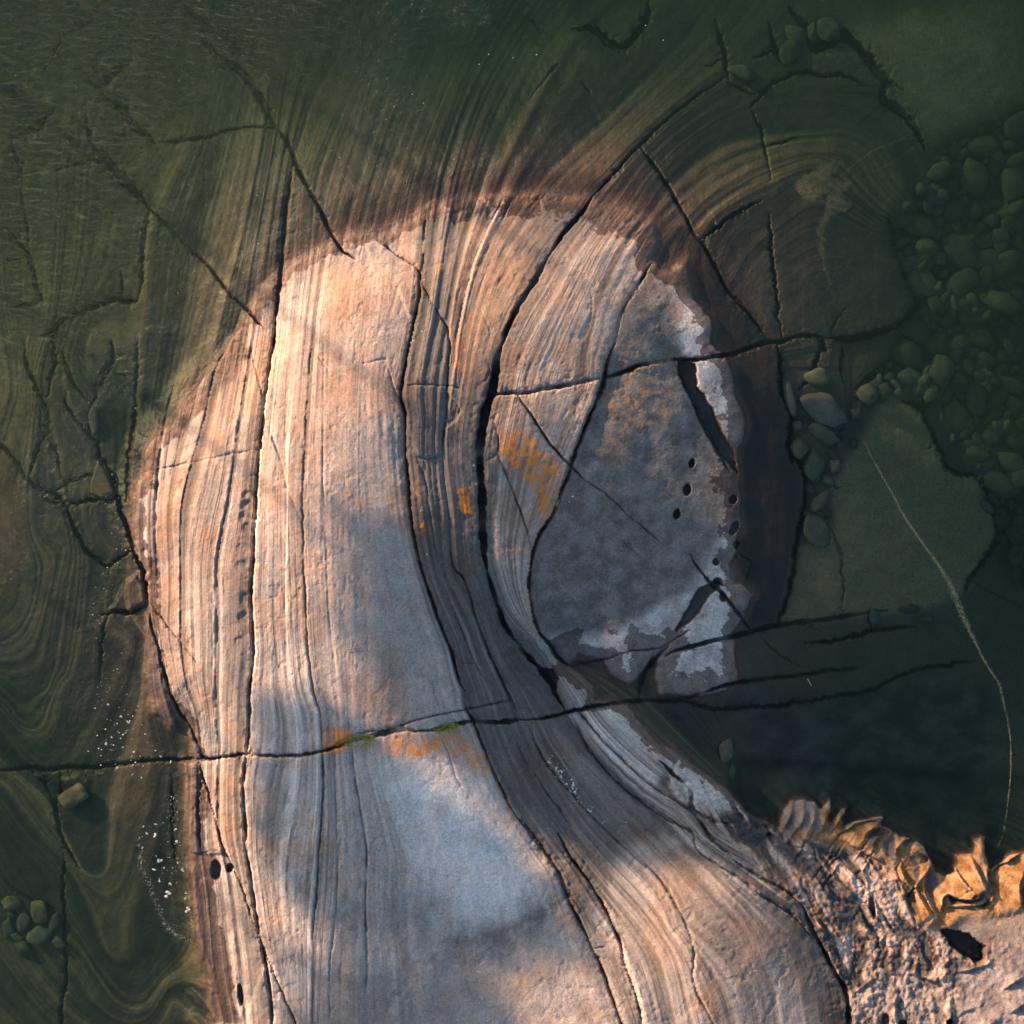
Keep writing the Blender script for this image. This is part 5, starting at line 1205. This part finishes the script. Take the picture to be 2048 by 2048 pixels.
# the pale wedge shaped stone beside the dome
def wedge():
    top = D((528, 672), (562, 700), (618, 845), (600, 872), (552, 868), (490, 840), (496, 780))
    cx = sum(p_[0] for p_ in top) / 7; cy = sum(p_[1] for p_ in top) / 7; zt = ground_z(cx, cy)
    bm = bmesh.new(); rings = []
    for f_, z_ in ((1.12, -.10), (1.1, .06), (1.0, .13), (.82, .155)):
        rings.append([bm.verts.new(((p_[0] - cx) * f_ / 100, -(p_[1] - cy) * f_ / 100, z_ + .03 * math.sin(3 * i_ + z_ * 20))) for i_, p_ in enumerate(top)])
    for a_, b_ in zip(rings[:-1], rings[1:]):
        for i_ in range(7): bm.faces.new((a_[i_], b_[i_], b_[(i_ + 1) % 7], a_[(i_ + 1) % 7]))
    bm.faces.new(rings[-1]); bmesh.ops.recalc_face_normals(bm, faces=bm.faces)
    bmesh.ops.bevel(bm, geom=[e_ for e_ in bm.edges], offset=.012, segments=2, affect='EDGES')
    me = bpy.data.meshes.new('wedge'); bm.to_mesh(me); bm.free(); me.materials.append(STONE_TAN)
    o = link('boulder', me); o.location = (wx(cx), wy(cy), zt + .02)
    tag(o, 'pale tan triangular stone lodged in the gap left of the dome', 'boulder', 'stones on the lake bed')
wedge()
# cobble field at the right
REG2 = F((600, 100), (680, 260), (690, 420), (980, 480), (1020, 560), (930, 700), (880, 1030), (740, 1130), (730, 720), (660, 620), (665, 440))
g = np.random.default_rng(21); spots = []
def throw(poly, radii, tries, fill):
    xs = [p_[0] for p_ in poly]; ys = [p_[1] for p_ in poly]
    for r0 in radii:
        for _ in range(tries):
            x_, y_ = g.uniform(min(xs), max(xs)), g.uniform(min(ys), max(ys))
            if not inside(poly, np.array([[x_]]), np.array([[y_]]))[0, 0]: continue
            if all((x_ - a_) ** 2 + (y_ - b_) ** 2 > (fill * (r0 + c_)) ** 2 for a_, b_, c_ in spots + taken):
                spots.append((x_, y_, r0)); break
throw([(min(a_, 2060), b_) for a_, b_ in REG1], sorted(g.choice([32, 25, 20, 16, 13, 11, 9, 8, 7], 400, p=[.02, .03, .06, .10, .16, .19, .18, .15, .11]), reverse=True), 24, .82)
n1 = len(spots)
throw(REG2, sorted(g.choice([11, 9, 7, 6], 34), reverse=True), 10, .9)
for q, (x_, y_, r_) in enumerate(spots):
    size_ = 'large' if r_ >= 20 else ('medium' if r_ >= 12 else 'small')
    zone_ = 'upper end' if y_ < 450 else ('upper middle' if y_ < 650 else ('lower middle' if y_ < 850 else 'lower end'))
    lb = f'{size_} olive silt covered cobble at the {zone_} of the deep cobble field' if q < n1 else 'small cobble packed between the shelf and the silty slab'
    place_stone('cobble', COBBLE[q % 14], x_, y_, r_ * g.uniform(.9, 1.6), r_ * g.uniform(.75, 1.1), g.uniform(0, 6.28), lb, 'cobble', 'cobbles in the field at right' if q < n1 else 'cobbles between the slabs', g.uniform(.4, .8), g.uniform(.0, .45))
print('cobbles', n1, len(spots))

# ------------------------------------------------------------------ grass in the cross crack
def blade_mat():
    m_, nt, out = new_mat('grass_blades')
    geo = nt.nodes.new('ShaderNodeNewGeometry')
    c = mixc(nt, geo.outputs['Random Per Island'], (.12, .17, .03), (.42, .38, .07))
    b = nt.nodes.new('ShaderNodeBsdfPrincipled'); b.inputs['Roughness'].default_value = .6; nt.links.new(c, b.inputs['Base Color'])
    nt.links.new(b.outputs[0], out.inputs['Surface']); return m_
BLADE = blade_mat()
def tuft(px, py, rx, ry, count, length, rot, label, seed):
    g_ = np.random.default_rng(seed); vs, fs = [], []
    for _ in range(count):
        a_, r_ = g_.uniform(0, 6.283), math.sqrt(g_.uniform(0, 1))
        bx_, by_ = r_ * math.cos(a_) * rx / 100, r_ * math.sin(a_) * ry / 100
        bx_, by_ = bx_ * math.cos(rot) - by_ * math.sin(rot), bx_ * math.sin(rot) + by_ * math.cos(rot)
        L_ = length * g_.uniform(.5, 1.2); th = a_ + g_.normal() * .8; lean = g_.uniform(.35, 1.0)
        d_ = np.array([math.cos(th), math.sin(th)]); w_ = np.array([-d_[1], d_[0]]) * g_.uniform(.0035, .0065)
        n0 = len(vs)
        for t_ in (0, .35, .7, 1.0):
            c_ = np.array([bx_, by_]) + d_ * L_ * lean * t_ ** 1.5; z_ = L_ * (t_ - .35 * lean * t_ * t_)
            ww = w_ * (1 - t_ * .92)
            vs += [(c_[0] - ww[0], c_[1] - ww[1], z_), (c_[0] + ww[0], c_[1] + ww[1], z_)]
        for q_ in range(3): fs.append((n0 + 2 * q_, n0 + 2 * q_ + 1, n0 + 2 * q_ + 3, n0 + 2 * q_ + 2))
    me = bpy.data.meshes.new('grass'); me.from_pydata(vs, [], fs); me.materials.append(BLADE)
    zb = max(ground_z(px + a_, py + b_) for a_ in (-14, 0, 14) for b_ in (-14, 0, 14)) - .06
    o = link('grass_tuft', me); o.location = (wx(px), wy(py), zb)
    tag(o, label, 'grass', 'grass tufts rooted in cracks')
tuft(724, 1477, 27, 11, 520, .13, .25, 'larger yellow green grass tuft in the cross crack beside the dark opening', 1)
tuft(896, 1450, 24, 6, 340, .10, .15, 'narrower green grass tuft right of the dark opening in the cross crack', 2)
tuft(1111, 1004, 5, 6, 60, .06, 0, 'tiny green grass sprig in the curved crack below the orange lichen', 4)

# ------------------------------------------------------------------ foam, flecks standing in for glints, and floating scum on the still water
def flecks(name, pts, mat, label, seed):
    g_ = np.random.default_rng(seed); vs, fs = [], []
    for px, py, r_ in pts:
        n0 = len(vs); k_ = 7 if r_ > 2 else 5; ph = g_.uniform(0, 6.28); el = g_.uniform(.6, 1.0)
        vs.append((wx(px), wy(py), .002 + r_ / 100 * .45))
        for i_ in range(k_):
            t_ = ph + 6.283 * i_ / k_; q_ = r_ / 100 * g_.uniform(.7, 1.25)
            vs.append((wx(px) + q_ * math.cos(t_), wy(py) + q_ * el * math.sin(t_), .001))
        for i_ in range(k_): fs.append((n0, n0 + 1 + i_, n0 + 1 + (i_ + 1) % k_))
    me = bpy.data.meshes.new(name); me.from_pydata(vs, [], fs); me.materials.append(mat)
    me.polygons.foreach_set('use_smooth', np.ones(len(fs), bool))
    o = link(name, me); tag(o, label, kind='stuff'); return o
FOAM = simple_mat('foam', (.38, .40, .38), (.62, .63, .60), 3, .8, 0)
SCUM = simple_mat('pollen_scum', (.30, .25, .10), (.50, .42, .19), 9, .9, 0)
g = np.random.default_rng(5); fp = []
def along(pts, count, spread, rlo, rhi, power=2.5):
    p_ = smooth_line(pts, 6)
    for _ in range(count):
        c_ = p_[g.integers(len(p_))] + g.normal(size=2) * spread
        if inside(SHORE, np.array([[c_[0]]]), np.array([[c_[1]]]))[0, 0]: continue
        fp.append((c_[0], c_[1], .62 * (rlo + (rhi - rlo) * g.uniform() ** power)))
along(D((800, 380), (760, 560), (700, 720), (620, 820), (610, 950), (680, 1130)), 60, 14, .5, 2.0)
along(D((690, 1130), (600, 1320), (520, 1450), (540, 1600), (600, 1750), (640, 1900)), 70, 10, .5, 2.4)
along(G((620, 40), (560, 190), (640, 240), (720, 300), (590, 400), (700, 470), (780, 400)), 130, 16, .6, 3.2)
along(G((960, 680), (940, 760), (980, 800)), 60, 7, .5, 1.8)
along(G((820, 830), (900, 880), (980, 950), (880, 1040), (960, 1100), (920, 1210)), 60, 16, .6, 2.0)
for zx, zy, r_ in [(790, 840, 3), (855, 895, 5), (858, 828, 3.5), (810, 880, 3), (880, 1030, 6), (850, 1080, 4), (905, 1070, 3), (1003, 1080, 5), (880, 1138, 4), (940, 1162, 4), (925, 1218, 6.5), (1028, 1208, 3), (1022, 1240, 3), (1040, 1303, 6), (985, 1040, 3), (968, 860, 3.5), (978, 925, 4), (785, 960, 3), (710, 268, 4), (738, 432, 3), (885, 455, 3), (942, 487, 3), (585, 380, 3.5), (670, 238, 3), (780, 572, 2.5), (648, 515, 3), (728, 555, 2.5)]:
    c_ = G((zx, zy))[0]
    for q_ in range(5): fp.append((c_[0] + g.normal() * r_ * .35, c_[1] + g.normal() * r_ * .35, r_ * g.uniform(.3, .55)))
along(G((770, 900), (780, 1050), (820, 1150), (850, 1240), (880, 1310), (910, 1380), (960, 1430), (1050, 1475)), 420, 3.2, .4, 1.3)
along(G((910, 1380), (960, 1400), (1050, 1380), (1060, 1330)), 120, 6, .3, 1.0)
along(A((1600, 1250), (1660, 1280), (1720, 1240), (1760, 1210), (1690, 1220)), 150, 4, .3, 1.0)  # tiny flecks standing in for glints on the water
for zx, zy in [(768, 355), (1085, 302), (1687, 140), (1785, 222), (822, 300), (955, 320), (400, 520), (460, 570), (253, 660), (300, 590)]:
    c_ = B((zx, zy))[0]; fp.append((c_[0], c_[1], 1.4))
for zx, zy in [(1345, 1505), (1425, 1345), (1480, 1300), (1510, 1275), (1240, 1600), (1150, 1560), (1420, 1080), (1875, 870), (1830, 830), (1110, 1745)]:
    c_ = A((zx, zy))[0]; fp.append((c_[0], c_[1], 1.3))
flecks('foam', fp, FOAM, 'white foam flecks drifting along the left side of the rock with some standing in for glints', 3)
SCUML = smooth_line(F((1050, 560), (1110, 680), (1200, 840), (1270, 970), (1350, 1090), (1430, 1200), (1520, 1340), (1570, 1460), (1640, 1620), (1720, 1780), (1795, 1900)) + I((1810, 120), (1850, 300), (1860, 500), (1850, 650), (1820, 870), (1790, 950)), 3)
sp = []
for i_, c_ in enumerate(SCUML):
    t_ = i_ / len(SCUML)
    wdt = np.interp(t_, [0, .04, .2, .3, .36, .41, .47, .52, .7, .8, .9, 1], [.5, 1.2, 2.6, 3.2, 5, 7, 7, 3.0, 2.4, 1.6, 1.0, .6])
    cnt = np.interp(t_, [0, .1, .3, .45, .6, .85, 1], [4, 10, 16, 22, 10, 4, 1])
    for _ in range(g.poisson(cnt)):
        q_ = c_ + g.normal(size=2) * wdt * .5; sp.append((q_[0], q_[1], g.uniform(.35, .95)))
flecks('floating_scum', sp, SCUM, 'thin curved line of yellow brown scum floating at right', 4)
# twigs
def twig(pts, z_, r_, label, mat):
    vs, fs = tube([(wx(a_), wy(b_), z_ + .004 * i_) for i_, (a_, b_) in enumerate(pts)], [r_] * len(pts), 6)
    me = bpy.data.meshes.new('twig'); me.from_pydata(vs, [], fs); me.materials.append(mat)
    tag(link('twig', me), label, 'twig')
PALEWOOD = simple_mat('bleached_wood', (.5, .45, .36), (.68, .62, .5), 6, .8, .002)
twig(I((738, 28), (748, 45), (758, 66)), .004, .006, 'short pale twig floating on the dark bay at right', PALEWOOD)
zz_ = ground_z(*E((85, 1695))[0]) + .02
twig(E((52, 1698), (80, 1695), (118, 1686)), zz_, .007, 'short dark twig lying on the grey lower dome', BARK)
#__MORE__
print('done', round(time.time() - T0, 1))
